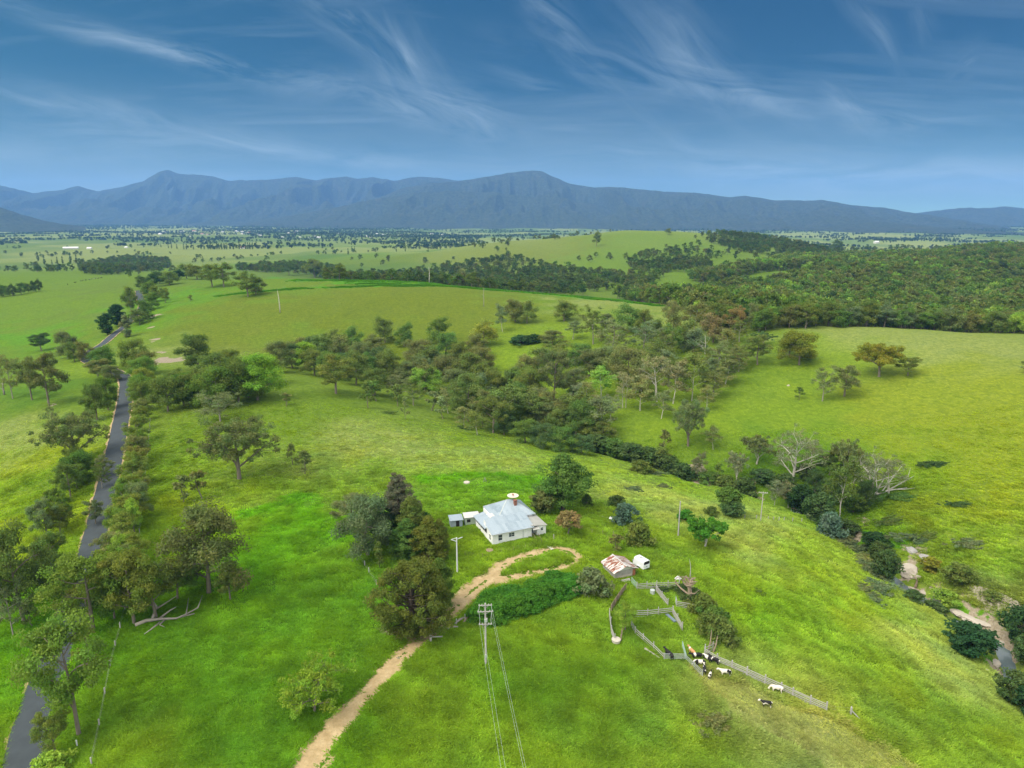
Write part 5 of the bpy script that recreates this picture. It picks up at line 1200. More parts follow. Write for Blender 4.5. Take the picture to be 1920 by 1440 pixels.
# ---------------------------------------------------------------- horse trailer
hp0 = hit(1206, 1071); hp1 = hit(1222, 1068); hr = math.atan2(hp1.y-hp0.y, hp1.x-hp0.x)+rad(8)
tr = empty('horse_trailer', hp0, hr, 'white horse trailer with a dark rear opening parked beside the rusty shed', 'trailer')
W_, L_, Z0, Z1 = 1.9, 3.5, .35, 2.25
bm = bmesh.new(); prof = [(0,Z0),(W_,Z0),(W_,Z1-.3),(W_-.12,Z1-.1),(W_-.35,Z1),(.35,Z1),(.12,Z1-.1),(0,Z1-.3)]
fr_ = [bm.verts.new((x,0,z)) for x,z in prof]; bk = [bm.verts.new((x,L_-(.45 if z > 1.5 else 0),z)) for x,z in prof]
bm.faces.new(fr_); bm.faces.new(bk[::-1])
for i in range(8): bm.faces.new((fr_[i], bk[i], bk[(i+1)%8], fr_[(i+1)%8]))
bmesh.ops.recalc_face_normals(bm, faces=bm.faces); me = bpy.data.meshes.new('body'); bm.to_mesh(me); bm.free(); me.materials.append(M_vanwhite)
body = link('body', me, tr); bv = body.modifiers.new('bevel', 'BEVEL'); bv.width = .04; bv.segments = 2
MB().add([(.14,-.02,1.4),(W_-.14,-.02,1.4),(W_-.14,-.02,1.9),(W_-.3,-.02,2.08),(.3,-.02,2.08),(.14,-.02,1.9)], [(0,1,2,3,4,5)]).build('rear_opening', M_darkgap, tr)
MB().box(.12,W_-.12,-.05,-.003,.42,1.34).build('tail_ramp', M_vanwhite, tr); MB().box(W_/2-.12,W_/2+.12,-.075,-.052,.8,1.0).build('badge', M_door, tr)
for x_ in (-.17, W_+.02):
    w_ = MB(); w_.tube([(x_,L_*.42,.33),(x_+.16,L_*.42,.33)], .33, 18).build('wheel', M_rubber, tr); 
    MB().tube([(x_-.01,L_*.42,.33),(x_+.17,L_*.42,.33)], .17, 12).build('rim', M_galv, tr.children[-1])
    MB().box(x_-.02,x_+.18,L_*.42-.5,L_*.42+.5,.69,.75).build('mudguard', M_vanwhite, tr)
MB().box(.1,.28,-.03,-.003,.44,.52).build('tail_light', M_rusttop, tr); MB().box(W_-.28,W_-.1,-.03,-.0025,.44,.52).build('tail_light', M_rusttop, tr)
MB().bar((.4,L_,.42),(W_/2,L_+1.1,.45),.08,.08).bar((W_-.4,L_,.42),(W_/2,L_+1.1,.45),.08,.08).build('drawbar', M_frame, tr)
MB().box(.6,1.2,L_*.4,L_*.6,Z1-.01,Z1+.07).build('roof_vent', M_frame, tr)

# ---------------------------------------------------------------- fences
def fence(pxs, h, nr, label, cat='fence', spacing=2.6, mt=None, name='rail_fence', pw=.14, rh=.13, group=None, solid=False, wire=False, lean=.0, world=False):
    mt = mt or M_timber
    P = [Vector(q) for q in pxs] if world else [hit(*q) for q in pxs]; rs = random.Random(len(label)+int(P[0].x*7))
    root = empty(name, P[0], 0, label, cat, group); o0 = P[0]
    posts = []
    for i in range(len(P)-1):
        d = P[i+1]-P[i]; n = max(1, round(d.length/spacing))
        for k in range(n): posts.append(P[i]+d*(k/n))
    posts.append(P[-1]); posts = [Vector((p.x, p.y, hz(p.x, p.y))) for p in posts]
    for p in posts:
        a = p-o0; ln = Vector((rs.uniform(-lean, lean), rs.uniform(-lean, lean), 0))
        MB().bar(a+Vector((0,0,-.3)), a+ln+Vector((0,0,h*(1.08+.12*rs.random()))), pw, pw).build('post', mt, root)
    for i in range(len(posts)-1):
        a, b = posts[i]-o0, posts[i+1]-o0
        if wire:
            for j in range(nr):
                z = h*(j+.8)/nr; MB().bar(a+Vector((0,0,z)), b+Vector((0,0,z)), .008, .008).build('wire', mt, root)
            continue
        sd_ = (b-a).normalized().cross(Vector((0,0,1)))*(pw/2+.03)
        for j in range(nr):
            z = h*(j+.55)/nr+rs.uniform(-.04,.04)
            MB().bar(a+sd_+Vector((0,0,z)), b+sd_+Vector((0,0,z+rs.uniform(-.04,.04))), .05, h/nr*.93 if solid else rh).build('rail', mt, root)
    return root
def gate(a_px, b_px, h, bars, label, mt, name='farm_gate', b_world=None):
    a = hit(*a_px); b = b_world or hit(*b_px); r = empty(name, a, 0, label, 'gate'); d = b-a
    fr = MB(); 
    for p in (Vector((0,0,0)), d): fr.bar(p+Vector((0,0,.1)), p+Vector((0,0,h)), .07, .07)
    fr.build('frame', mt, r)
    for j in range(bars):
        z = .15+(h-.17)*j/(bars-1); MB().tube([Vector((0,0,z)), d+Vector((0,0,z))], .035, 6).build('bar', mt, r)
    MB().bar(d*.5+Vector((0,0,.1)), d*.5+Vector((0,0,h)), .05, .03).build('brace', mt, r)
    return r
fence([(1194,1105.5),(1231,1103),(1273,1102)], 1.5, 4, 'grey rail fence at the top of the stockyard near the rusty shed')
fence([(1230,1108),(1252,1137)], 1.5, 5, 'grey rail fence slanting across the upper stockyard')
fence([(1268,1138),(1303,1144.5),(1311,1143)], 1.5, 4, 'short grey rail fence at the foot of the dead tree')
fence([(1187,1157),(1214,1156.5),(1234,1154),(1261,1151)], 1.6, 4, 'grey rail fence across the middle of the stockyard')
fence([(1261.5,1152),(1279,1182)], 1.6, 5, 'grey rail fence running down from the middle of the stockyard')
fence([(1173,1107),(1159,1127),(1146,1147)], 1.5, 4, 'old brown plank fence leading from the rusty shed corner', solid=True, mt=M_timber2, lean=.12)
fence([(1143,1154),(1145,1170),(1147,1188),(1152,1202)], 1.4, 3, 'old grey plank fence on the left edge of the stockyard', solid=True, lean=.12)
fence([(1184,1173),(1191,1188),(1206,1201),(1225,1218),(1245,1238)], 1.4, 3, 'long low grey fence sloping down to the steel gate', lean=.08)
fence([(1164,1203),(1167,1178)], 1.3, 3, 'short leaning timber race beside the white tub', mt=M_timber2, lean=.15, spacing=1.4)
fence([(1321,1229),(1344,1243),(1400,1267),(1434,1282.5),(1464,1296),(1486,1306),(1519,1321),(1549,1334)], 1.6, 5, 'long silver rail fence above the cattle', spacing=3.4, pw=.2, mt=M_timber)
fence([(1322,1226),(1336,1220)], 1.7, 3, 'short crossed rails at the head of the long silver fence', lean=.2)
fence([(1286,1239),(1301,1253),(1317,1268)], 1.3, 4, 'thin metal fence running from the steel gate beside the cattle', mt=M_galv, pw=.07, rh=.05)
fence([(1549,1333),(1595,1338)], 1.2, 2, 'two-strand wire fence ending at a strainer post', wire=True, spacing=8, pw=.16)
st = empty('strainer_post', hit(1595,1340), 0, 'braced grey strainer post right of the long silver fence', 'post')
MB().bar((0,0,-.3),(0,0,1.4),.24,.24).build('post', M_timber, st); ep = hit(1614,1350)-hit(1595,1340); MB().bar((0,0,.9), ep, .12,.12).build('brace', M_timber, st)
gate((1246,1238), (1283.5,1238.5), 1.35, 6, 'closed galvanised six-bar gate in front of the black cow', M_galv)
g3a = hit(1285.5,1239); gate((1285.5,1239), None, 1.5, 6, 'open pale green steel gate swung away beside the tan cow', M_galvgreen, b_world=g3a+Vector((.25,3.6,.0)))
gate((1194,1105), (1184,1093), 1.4, 6, 'pale green steel gate at the rusty shed corner', M_galvgreen)
gate((1268,1137), None, 1.6, 5, 'small steel gate standing open by the dead tree', M_galv, b_world=hit(1266.5,1131))
# leaning rusty posts of the old race
for (a_, b_, lb) in (((1327,1222),(1333,1180),'tall leaning bare post of the old cattle race'), ((1336,1224),(1345,1192),'shorter leaning reddish post of the old cattle race')):
    p = hit(*a_); d_ = project(*p)[2]; hgt = (a_[1]-b_[1])*d_/F*1.0; xo = (b_[0]-a_[0])*d_/F
    o = MB().tube([(0,0,-.3),(xo*.5+.1,.1,hgt*.5),(xo,.6,hgt)], [.17,.13,.05], 7).build('timber_post', M_timber2); o.location = p; tag(o, lb, 'post')
MBp = MB().tube([hit(1330,1215)+Vector((0,0,1.2)), hit(1341,1217)+Vector((0,0,1.0))], .09, 6).build('cross_pole', M_timber2); tag(MBp, 'cross pole lying between the two leaning race posts', 'pole')
# driveway gate
fence([(764,1183),(774,1194)], 1.2, 1, 'short fence end beside the left driveway gate post', pw=.22, wire=True, mt=M_timber)
gate((775,1194), (806,1202), 1.1, 4, 'thin rusty gate across the driveway', M_timber2)
pp_ = hit(808,1203); o = MB().bar((0,0,-.4),(0,0,1.5),.32,.32).build('gate_post', M_timber); o.location = pp_; tag(o, 'thick pale gate post on the right of the driveway', 'post')
o = MB().bar((0,0,.9),(1.9,.3,.75),.16,.16).build('rail', M_timber); o.location = pp_+Vector((.18,0,.1)); tag(o, 'single pale rail fixed to the thick driveway gate post', 'rail')
pp_ = hit(773,1193); o = MB().bar((0,0,-.4),(0,0,1.6),.3,.3).build('gate_post', M_timber); o.location = pp_+Vector((-.2,0,0)); tag(o, 'thick pale gate post on the left of the driveway', 'post')
fence([(841,1181),(856,1172),(872,1163)], 1.2, 2, 'sagging wire fence between the driveway and the hedge', wire=True, spacing=4, pw=.14)
for px_, py_, l_, a_, lb in ((862,1165,2.6,.9,'grey fallen log below the hedge corner'),(848,1178,2.2,.2,'small weathered log near the driveway'),(876,1160,3.,1.2,'dark stump and log at the left end of the hedge')):
    o = MB().tube([(-l_/2,0,.15),(0,.1,.28),(l_/2,0,.2)], [.16,.22,.12], 7).build('fallen_log', M_timber2 if 'dark' in lb else M_dead); o.location = hit(px_, py_); o.rotation_euler.z = a_; tag(o, lb, 'log')
o = MB().tube([(-.0,0,.2), tuple(hit(1236,1236)-hit(1209,1218)+Vector((0,0,.2)))], [.25,.18], 7).build('fallen_log', M_dead); o.location = hit(1209,1218); tag(o, 'pale bleached log lying below the sloping stockyard fence', 'log')
o = MB().tube([(0,0,.2),(0,.0,.75)], [.75,.85], 14).build('water_tub', M_conc); o.location = hit(1155,1205); tag(o, 'round white concrete tub at the lower left stockyard corner', 'tub')
o = MB().tube([(0,0,0),(0,0,1.1)], [.5,.5], 12).build('drum', M_galv); o.location = hit(1223,1115); tag(o, 'pale drum under the upper stockyard fence', 'drum')
a_ = hit(1250,1154); b_ = hit(1266,1168); o = MB().bar((0,0,.22), tuple(b_-a_+Vector((0,0,.22))), .6, .34).build('feed_trough', M_door); o.location = a_; tag(o, 'long dark feed trough in the middle of the stockyard', 'trough')
o = MB().tube([(-.6,0,.2),(0,.1,.5),(.7,0,.2)], [.3,.5,.25], 8).build('white_sack', M_vanwhite, bevel=0); o.location = hit(1271,1088); tag(o, 'white crumpled sack behind the top stockyard fence', 'sack')
o = MB().poly_prism([(-1.2,-.5,.35),(1.1,-.7,.15),(1.3,.6,.25),(-1.,.7,.5)], .06).build('roofing_sheet', M_vanwhite); o.location = hit(1150,975); o.rotation_euler.z = -.3; tag(o, 'white metal sheet lying beside the blue-grey bush', 'metal sheet')
for px_, py_, lb in ((1140,978,'pale plank lying left of the white metal sheet'),(1131,970,'short pale plank near the russet tree')):
    o = MB().bar((-1.2,0,.1),(1.2,.2,.15),.2,.08).build('plank', M_dead); o.location = hit(px_, py_); o.rotation_euler.z = -.7; tag(o, lb, 'plank')
o = MB().tube([(0,0,-.1),(0,0,.35)], [1.1,.95], 16).build('trough', M_conc); o.location = hit(875,906); o.scale = (.9,.9,1.2); tag(o, 'round grey trough on the green slope behind the farmhouse', 'trough')
o = MB().bar((-.5,0,0),(0,0,1.5),.08,.08).bar((.5,0,0),(0,0,1.5),.08,.08).bar((0,.6,0),(0,0,1.5),.08,.08).build('tripod_frame', M_timber); o.location = hit(909,904); tag(o, 'small timber tripod on the slope behind the farmhouse', 'tripod')
o = MB().tube([(0,0,-.1),(0,0,.16)], .85, 16).build('tank_lid', mat('tank_lid_brown', None, (.24,.17,.13), .9)); o.location = hit(918,1032); tag(o, 'round brown lid in the lawn before the farmhouse', 'lid')
fence([hw_(-1.5,13.6), hw_(2.6,14.8)], 1.5, 2, 'dark leaning timber fence piece behind the farmhouse', solid=True, mt=M_timber2, lean=.1, world=True)
for k, (px_, py_) in enumerate([(1038,1012),(1020,1040)][:1]):
    o = MB().bar((0,0,-.2),(0,0,1.4),.14,.14).build('fence_post', M_timber); o.location = hit(px_, py_); tag(o, 'lone pale post right of the farmhouse path', 'post')
fence([(872,1042),(905,1045),(940,1036),(985,1028),(1015,1018),(1040,1012)], 1.0, 3, 'thin dark wire fence around the farmhouse lawn', wire=True, spacing=3.2, pw=.05, mt=M_timber2)
fence([(1075,985),(1110,1000),(1150,1003),(1190,990)], 1.0, 3, 'thin dark wire fence behind the rusty shed', wire=True, spacing=3.2, pw=.07, mt=M_timber2)
fence([(670,1040),(684,1062),(692,1075),(706,1098)], 1.2, 3, 'old wire fence with grey posts left of the pencil pine', wire=True, spacing=4, pw=.15)
fence([(172,1434),(187,1362),(207,1251),(226,1180)], 1.15, 4, 'wire paddock fence right of the road, nearest stretch', wire=True, spacing=7, pw=.17)
fence([(226,1178),(250,1085),(262,1000),(270,920),(277,850),(282,790)], 1.15, 3, 'wire paddock fence along the far side of the right roadside trees', wire=True, spacing=7, pw=.13)
fence([(1396,973),(1440,976),(1470,977),(1486,978),(1503,979)], 1.1, 2, 'short wire fence between the power pole and the round tank', wire=True, spacing=4, pw=.16)
for px_, py_, lb in ((55,1247,'white marker post left of the road, nearer one'),(103,1125,'white marker post left of the road, farther one'),(145,1400,'white marker post at the foot of the nearest roadside gum')):
    o = MB().box(-.09,.09,-.04,.04,-.2,1.15).build('marker_post', M_vanwhite); o.location = hit(px_, py_); tag(o, lb, 'post')

# ---------------------------------------------------------------- power poles
def pole(base, top, arms, label, mt=M_timber, r=.16, ang=0., name='power_pole'):
    p = hit(*base); k = (720-top[1])/F; D = p.y*(k*CP-SP)/(CP+k*SP); h = D+HC-p.z
    root = empty(name, p, ang, label, 'power pole'); MB().tube([(0,0,-.5),(0,0,h)], [r*1.15, r*.8], 10).build('pole', mt, root)
    for z, w_ in arms:
        ar = MB().bar((-w_/2,-.16,h-z),(w_/2,-.16,h-z),.12,.14).build('crossarm', mt, root)
        for x_ in (-w_/2+.12, -w_/2+.6, w_/2-.6, w_/2-.12): MB().tube([(x_,-.16,h-z+.07),(x_,-.16,h-z+.2),(x_,-.16,h-z+.3)], [.05,.07,.03], 6).build('insulator', M_porcelain, ar)
        MB().bar((-w_*.28,-.1,h-z-.05),(0,-.02,h-z-.6),.05,.05).bar((w_*.28,-.1,h-z-.05),(0,-.02,h-z-.6),.05,.05).build('arm_brace', mt, root)
    return root, p, h
root, mp_, mh = pole((911,1245), (908.8,1131), [(.3,2.3),(1.5,2.7),(3.9,2.3)], 'tall grey power pole with three crossarms beside the driveway', M_timber, .17, rad(4))
MB().box(-.2,.2,-.4,-.1,mh-3.4,mh-2.9).build('switch_box', M_galv, root); MB().tube([(.25,-.2,mh-3.5),(.25,-.2,mh-2.7)], .1, 8).build('surge_arrester', M_porcelain, root)
MB().box(-.16,.16,-.3,-.14,1.4,2.0).build('meter_box', M_galv, root)
wires = [(-1.03,3.9),(-.55,3.9),(.95,1.5),(1.2,1.5)]
ex = (7.2, 22.0)
for i, (x_, dz) in enumerate(wires):
    s_ = mp_+Vector((x_*math.cos(rad(4)), x_*math.sin(rad(4))-.16, mh-dz+.25)); e_ = Vector((ex[0]+x_*1.6, ex[1], mp_.z+mh-dz+.6))
    path = [s_+(e_-s_)*(k/24)-Vector((0,0,4*1.3*(k/24)*(1-k/24))) for k in range(25)]
    o = MB().tube([q-s_ for q in path], .0085, 5).build('power_line', M_wire); o.location = s_
    tag(o, ['leftmost','second from left','third from left','rightmost'][i]+' power line from the three-armed pole towards the viewer', 'power line')
for (sx_, dz) in ((-1.0, .3), (1.0, .3)):
    MB().tube([(sx_,-.2,mh-dz),(sx_*1.15,-.25,mh-1.5)], .03, 5).build('jumper_cable', M_wire, root); MB().tube([(sx_*1.1,-.2,mh-1.5),(sx_*.95,-.25,mh-2.6),(sx_*.95,-.2,mh-3.9)], .03, 5).build('jumper_cable', M_wire, root)
root, p2, h2 = pole((857.5,1073), (856,1008), [], 'pale bleached power pole with splayed arms between conifers and farmhouse', M_polesilver, .17, .2)
MB().bar((-1.2,0,h2-.35),(0,0,h2-.9),.12,.12).bar((1.3,.1,h2-.05),(0,0,h2-.4),.12,.12).bar((-1.2,0,h2-.35),(-.1,.1,h2-.15),.1,.1).build('crossarm', M_polesilver, root)
pole((1271.5,1006), (1272.5,940), [], 'bare grey pole between the umbrella-shaped tree and the creek', M_timber, .16, 0)
MB().bar((-.5,0,0),(.5,0,0),.1,.1)
pole((1426,977), (1429,922), [(.25,2.4)], 'slender power pole with one wide crossarm above the creek', M_timber, .13, rad(-12))
hf = empty('pole_frame', hit(1491,960), 0, 'twin poles joined by a crossbar behind the round tank', 'pole frame')
d_ = project(*hit(1491,960))[2]; sx_ = 9*d_/F; hh_ = 28*d_/F
MB().tube([(0,0,-1),(0,0,hh_)], .09, 7).build('pole', M_timber, hf); MB().tube([(sx_,.3,-1),(sx_,.3,hh_)], .09, 7).build('pole', M_timber, hf); MB().bar((-.4,0,hh_-.1),(sx_+1.3,.2,hh_-.3),.12,.12).build('crossbar', M_polesilver, hf)
tk = empty('water_tank', hit(1493,963), 0, 'round corrugated tank with a rusty top above the creek', 'water tank')
tb_ = MB(); tb_.tube([(0,0,-.6),(0,0,2.0)], 1.75, 28); tb_.build('tank_wall', mat('tank_sheet', f_corr((.36,.42,.46), (.3,.36,.4))), tk); MB().tube([(0,0,2.0),(0,0,2.12),(0,0,2.45)], [1.85,1.85,.15], 28).build('roof', M_roof_rust, tk)

# ---------------------------------------------------------------- dead trees
def deadtree(px, pyb, pyt, label, n=7, spread=.5, mt=M_dead, r=.25, name='dead_tree', seed=1, stub=False):
    p = hit(px, pyb); k = (720-pyt)/F; D = p.y*(k*CP-SP)/(CP+k*SP); h = D+HC-p.z; rs = np.random.RandomState(seed)
    root = empty(name, p, 0, label, 'dead tree'); m = MB()
    P = [np.array([0,0,-.4]), np.array([.1,0,h*.3]), np.array([rs.normal()*.2, rs.normal()*.2, h*.65]), np.array([rs.normal()*.3, 0, h])]
    m.tube(P, [r*1.4, r, r*.7, r*.2], 8); m.build('trunk', mt, root, True)
    b = MB()
    for i in range(n):
        f = .3+.6*rs.rand(); s_ = np.array([0,0,h*f]); az = rs.rand()*6.28; L = h*spread*(1-f*.6)*(.5+.7*rs.rand())
        e = s_+np.array([math.cos(az)*L, math.sin(az)*L, L*(.3+.8*rs.rand())]); LP = limb(b, rs, s_, e, r*.45, r*.1, 5, .18, 4)
        for j in range(3):
            q_ = LP[1+j]; limb(b, rs, q_, q_+rs.normal(size=3)*L*.3+np.array([0,0,L*.15]), r*.2, r*.04, 4, .1, 3)
    if n: b.build('branches', mt, root, True)
    return root
deadtree(525,586,543,'bleached dead trunk standing alone on the left hill', 2, .12, M_white, .35, seed=2)
deadtree(805,531,500,'pale dead trunk on the crest of the left hill', 3, .1, M_white, .4, seed=3)
deadtree(907,575,538,'thin dead tree with stubby branches right of the left hill crest', 4, .25, M_dead, .22, seed=4)
deadtree(8,740,714,'grey dead stump at the left edge of the picture', 2, .3, M_dead, .35, seed=5)
deadtree(1292,1130,1086,'dark dead tree with twisted limbs in the stockyard scrub', 13, .75, M_timber2, .5, seed=6)
deadtree(1321,672-0,628,'bare pale gum skeleton on the wooded slope', 6, .4, M_white, .2, seed=8)
deadtree(1293,1086,1048,'tall thin bare stick above the dead tree', 0, .1, M_timber, .1, 'bare_pole', 9)
deadtree(1716,1103,1082,'blackened leaning snag by the creek boulders', 3, .5, M_timber2, .3, seed=10)
def fallen(name, label, p, segs, mt):
    root = empty(name, p, 0, label, 'fallen tree'); m = MB(); b = MB()
    for i, (pts_, r_) in enumerate(segs):
        W3 = []
        for (x_, y_, z_) in pts_:
            q_ = hit(x_, y_); W3.append(q_-p+Vector((0,0,z_)))
        (m if i == 0 else b).tube(W3, [r_*(1-.75*k/(len(W3)-1)) for k in range(len(W3))], 7)
    m.build('trunk', mt, root, True); b.build('branches', mt, root, True); return root
fallen('fallen_tree', 'bleached fallen tree with forked branches in the paddock', hit(256,1173), [
 ([(254,1175,.3),(275,1168,.5),(300,1165,.5),(330,1163,.4),(365,1153,.3)], .42), ([(285,1168,.4),(295,1148,1.3),(288,1142,2.0)], .3), ([(300,1163,.4),(320,1155,1.2),(332,1152,1.6)], .22),
 ([(330,1163,.3),(350,1158,.8),(355,1134,1.5)], .2), ([(345,1158,.4),(372,1148,1.0),(381,1128,1.4)], .2), ([(300,1170,.3),(282,1184,.3),(270,1192,.3)], .2), ([(295,1150,1.0),(310,1145,1.5),(335,1135,2.2)], .2), ([(310,1165,.4),(300,1175,.4),(310,1178,.2)], .16)], M_dead)
fallen('fallen_tree', 'white fallen gum with spread limbs on the creek bank', hit(1625,935), [
 ([(1620,933,.3),(1645,930,.7),(1668,924,.9),(1700,918,.6)], .4), ([(1640,930,.6),(1655,912,2.5),(1665,895,4)], .25), ([(1650,929,.6),(1675,905,2.5),(1690,890,3.5)], .22), ([(1660,925,.8),(1690,915,1.8),(1712,905,2.4)], .2), ([(1668,923,.8),(1700,908,2.),(1705,893,3.)], .16), ([(1645,930,.5),(1640,905,3.),(1650,885,4.5)], .2), ([(1672,922,.8),(1695,923,1.),(1715,918,.6)], .15)], M_white)

# ---------------------------------------------------------------- rocks and creek
def rock(px, py, wpx, hf, label, seed, mt=M_rock, flat=1.):
    p = hit(px, py); d = project(*p)[2]; r = wpx*d/F/2; rs = np.random.RandomState(seed)
    bm = bmesh.new(); bmesh.ops.create_icosphere(bm, subdivisions=3, radius=1)
    ph = rs.rand(3)*10
    for v in bm.verts:
        c = v.co; n = float(fbm(np.array([c.x*1.3+ph[0]]), np.array([c.y*1.3+c.z*1.7+ph[1]]), seed, 4)[0]); q_ = 1+.38*n
        v.co = Vector((c.x*q_, c.y*q_*flat, max(c.z*q_*hf, -.3)))
    me = bpy.data.meshes.new('boulder'); bm.to_mesh(me); bm.free(); me.materials.append(mt)
    o = link('boulder', me); o.location = p-Vector((0,0,.1*r)); o.scale = (r,r,r); o.rotation_euler.z = rs.rand()*6; tag(o, label, 'boulder'); return o
rk = [(1704,1072,36,.9,'largest pale boulder beside the creek'),(1722,1082,16,.6,'small pale boulder touching the largest one'),(1602,992,14,.6,'pale rock on the far creek bank below the tall slim gum'),(1580,982,16,.35,'flat pale rock left of the far bank rock'),
 (1712,1104,20,.4,'flat pale stone below the blackened snag'),(1732,1110,18,.35,'flat stone right of the blackened snag'),(1710,1032,26,.5,'brownish rock outcrop under the flat scrub'),(1735,1045,22,.5,'brownish rock near the olive willow'),(1800,1148,34,.25,'long pale rock slab, left end'),(1820,1158,42,.22,'long pale rock slab, middle'),(1843,1166,30,.22,'long pale rock slab, right end'),
 (1866,1243,28,.5,'round pale boulder in the lower creek pool'),(1880,1205,14,.5,'small rock right of the upper pool'),(1863,1188,14,.5,'small rock above the upper pool'),(1858,1212,12,.5,'small rock left of the upper pool'),(1878,1218,11,.5,'small rock between the two creek pools'),(1850,1258,14,.4,'small rock below the lower pool'),(1760,1128,22,.4,'grey rock under the reedy bush'),(1478,723,8,.6,'small pale rock on the right-hand hill')]
for i, (px_, py_, w_, hf_, lb) in enumerate(rk): rock(px_, py_, w_, hf_, lb, 40+i, M_rock if 'grey' not in lb and 'brown' not in lb else M_rock_grey, .7)
# cut bank of bare soil above the creek
def cutbank(top, bot, nu=60, nv=14):
    ti = np.linspace(0, 1, nu); sx = np.linspace(0, 1, len(top))
    A_ = np.array([hit(*q)[:2] for q in top]); B_ = np.array([hit(*q)[:2] for q in bot])
    a = np.c_[np.interp(ti, sx, A_[:,0]), np.interp(ti, sx, A_[:,1])]; b = np.c_[np.interp(ti, sx, B_[:,0]), np.interp(ti, sx, B_[:,1])]
    v = np.linspace(0, 1, nv)[None,:,None]; G = a[:,None]*(1-v)+b[:,None]*v
    x, y = G[...,0], G[...,1]; vv = np.broadcast_to(v[...,0], x.shape); uu = np.broadcast_to(ti[:,None], x.shape)
    env = np.minimum(1, np.minimum(vv, 1-vv)*6)*np.minimum(1, np.minimum(uu, 1-uu)*8)
    z = height(x, y)-.12+env*(.28+.55*(1-vv)**2*np.minimum(1, vv*5)+.30*np.abs(fbm(x/1.1, y/1.1, 401, 3))+.2*fbm(uu*40, vv*2, 402, 2))
    ids = np.arange(nu*nv).reshape(nu, nv); q = np.stack([ids[:-1,:-1], ids[:-1,1:], ids[1:,1:], ids[1:,:-1]], -1).reshape(-1,4)
    return np_mesh('creek_bank', np.c_[x.ravel(), y.ravel(), z.ravel()], q, M_bank, False)
def f_bank(t, b):
    tc = t.new('ShaderNodeTexCoord').outputs['Object']; n = t.noise(tc, .9, 6., .75); m_ = t.noise(t.mapping(tc, (2.2,2.2,.25)), 1.2, 4., .7)
    c = t.ramp(n, [(.28, (.11,.09,.06)), (.48, (.25,.22,.17)), (.68, (.38,.35,.29))]); c = t.mix(t.mapr(m_, .52, .68, 0., .7), c, (.10,.12,.05)); t.put(b.inputs['Base Color'], c); b.inputs['Roughness'].default_value = 1.
    bn = t.new('ShaderNodeBump', i_Strength=1., i_Distance=.3, i_Height=m_); t.l.new(bn.outputs[0], b.inputs['Normal'])
M_bank = mat('bank_soil', f_bank)
o = link('creek_bank', cutbank([(1812,1098),(1840,1099),(1870,1106),(1898,1118),(1926,1136)], [(1815,1116),(1842,1136),(1868,1152),(1895,1166),(1926,1176)])); tag(o, kind='structure')
cp_ = smooth_path([Vector((x, y, 0)) for x, y in CREEK[:9]], 1.)
c = np.array([(p.x, p.y) for p in cp_]); zc_ = height(c[:,0], c[:,1])
zc_ = np.minimum.accumulate(zc_[::-1])[::-1]; zc_ = np.convolve(np.pad(zc_, 4, 'edge'), np.ones(9)/9, 'valid')+.28
d = np.gradient(c, axis=0); d /= np.linalg.norm(d, axis=1)[:,None]; nr_ = np.c_[d[:,1], -d[:,0]]
V = np.r_[np.c_[c-nr_*2.6, zc_], np.c_[c+nr_*2.6, zc_]]; n_ = len(c); Qd = np.array([(i, n_+i, n_+i+1, i+1) for i in range(n_-1)])[:, ::-1]
o = link('creek_water', np_mesh('creek_water', V, Qd, M_water, True)); tag(o, kind='structure')

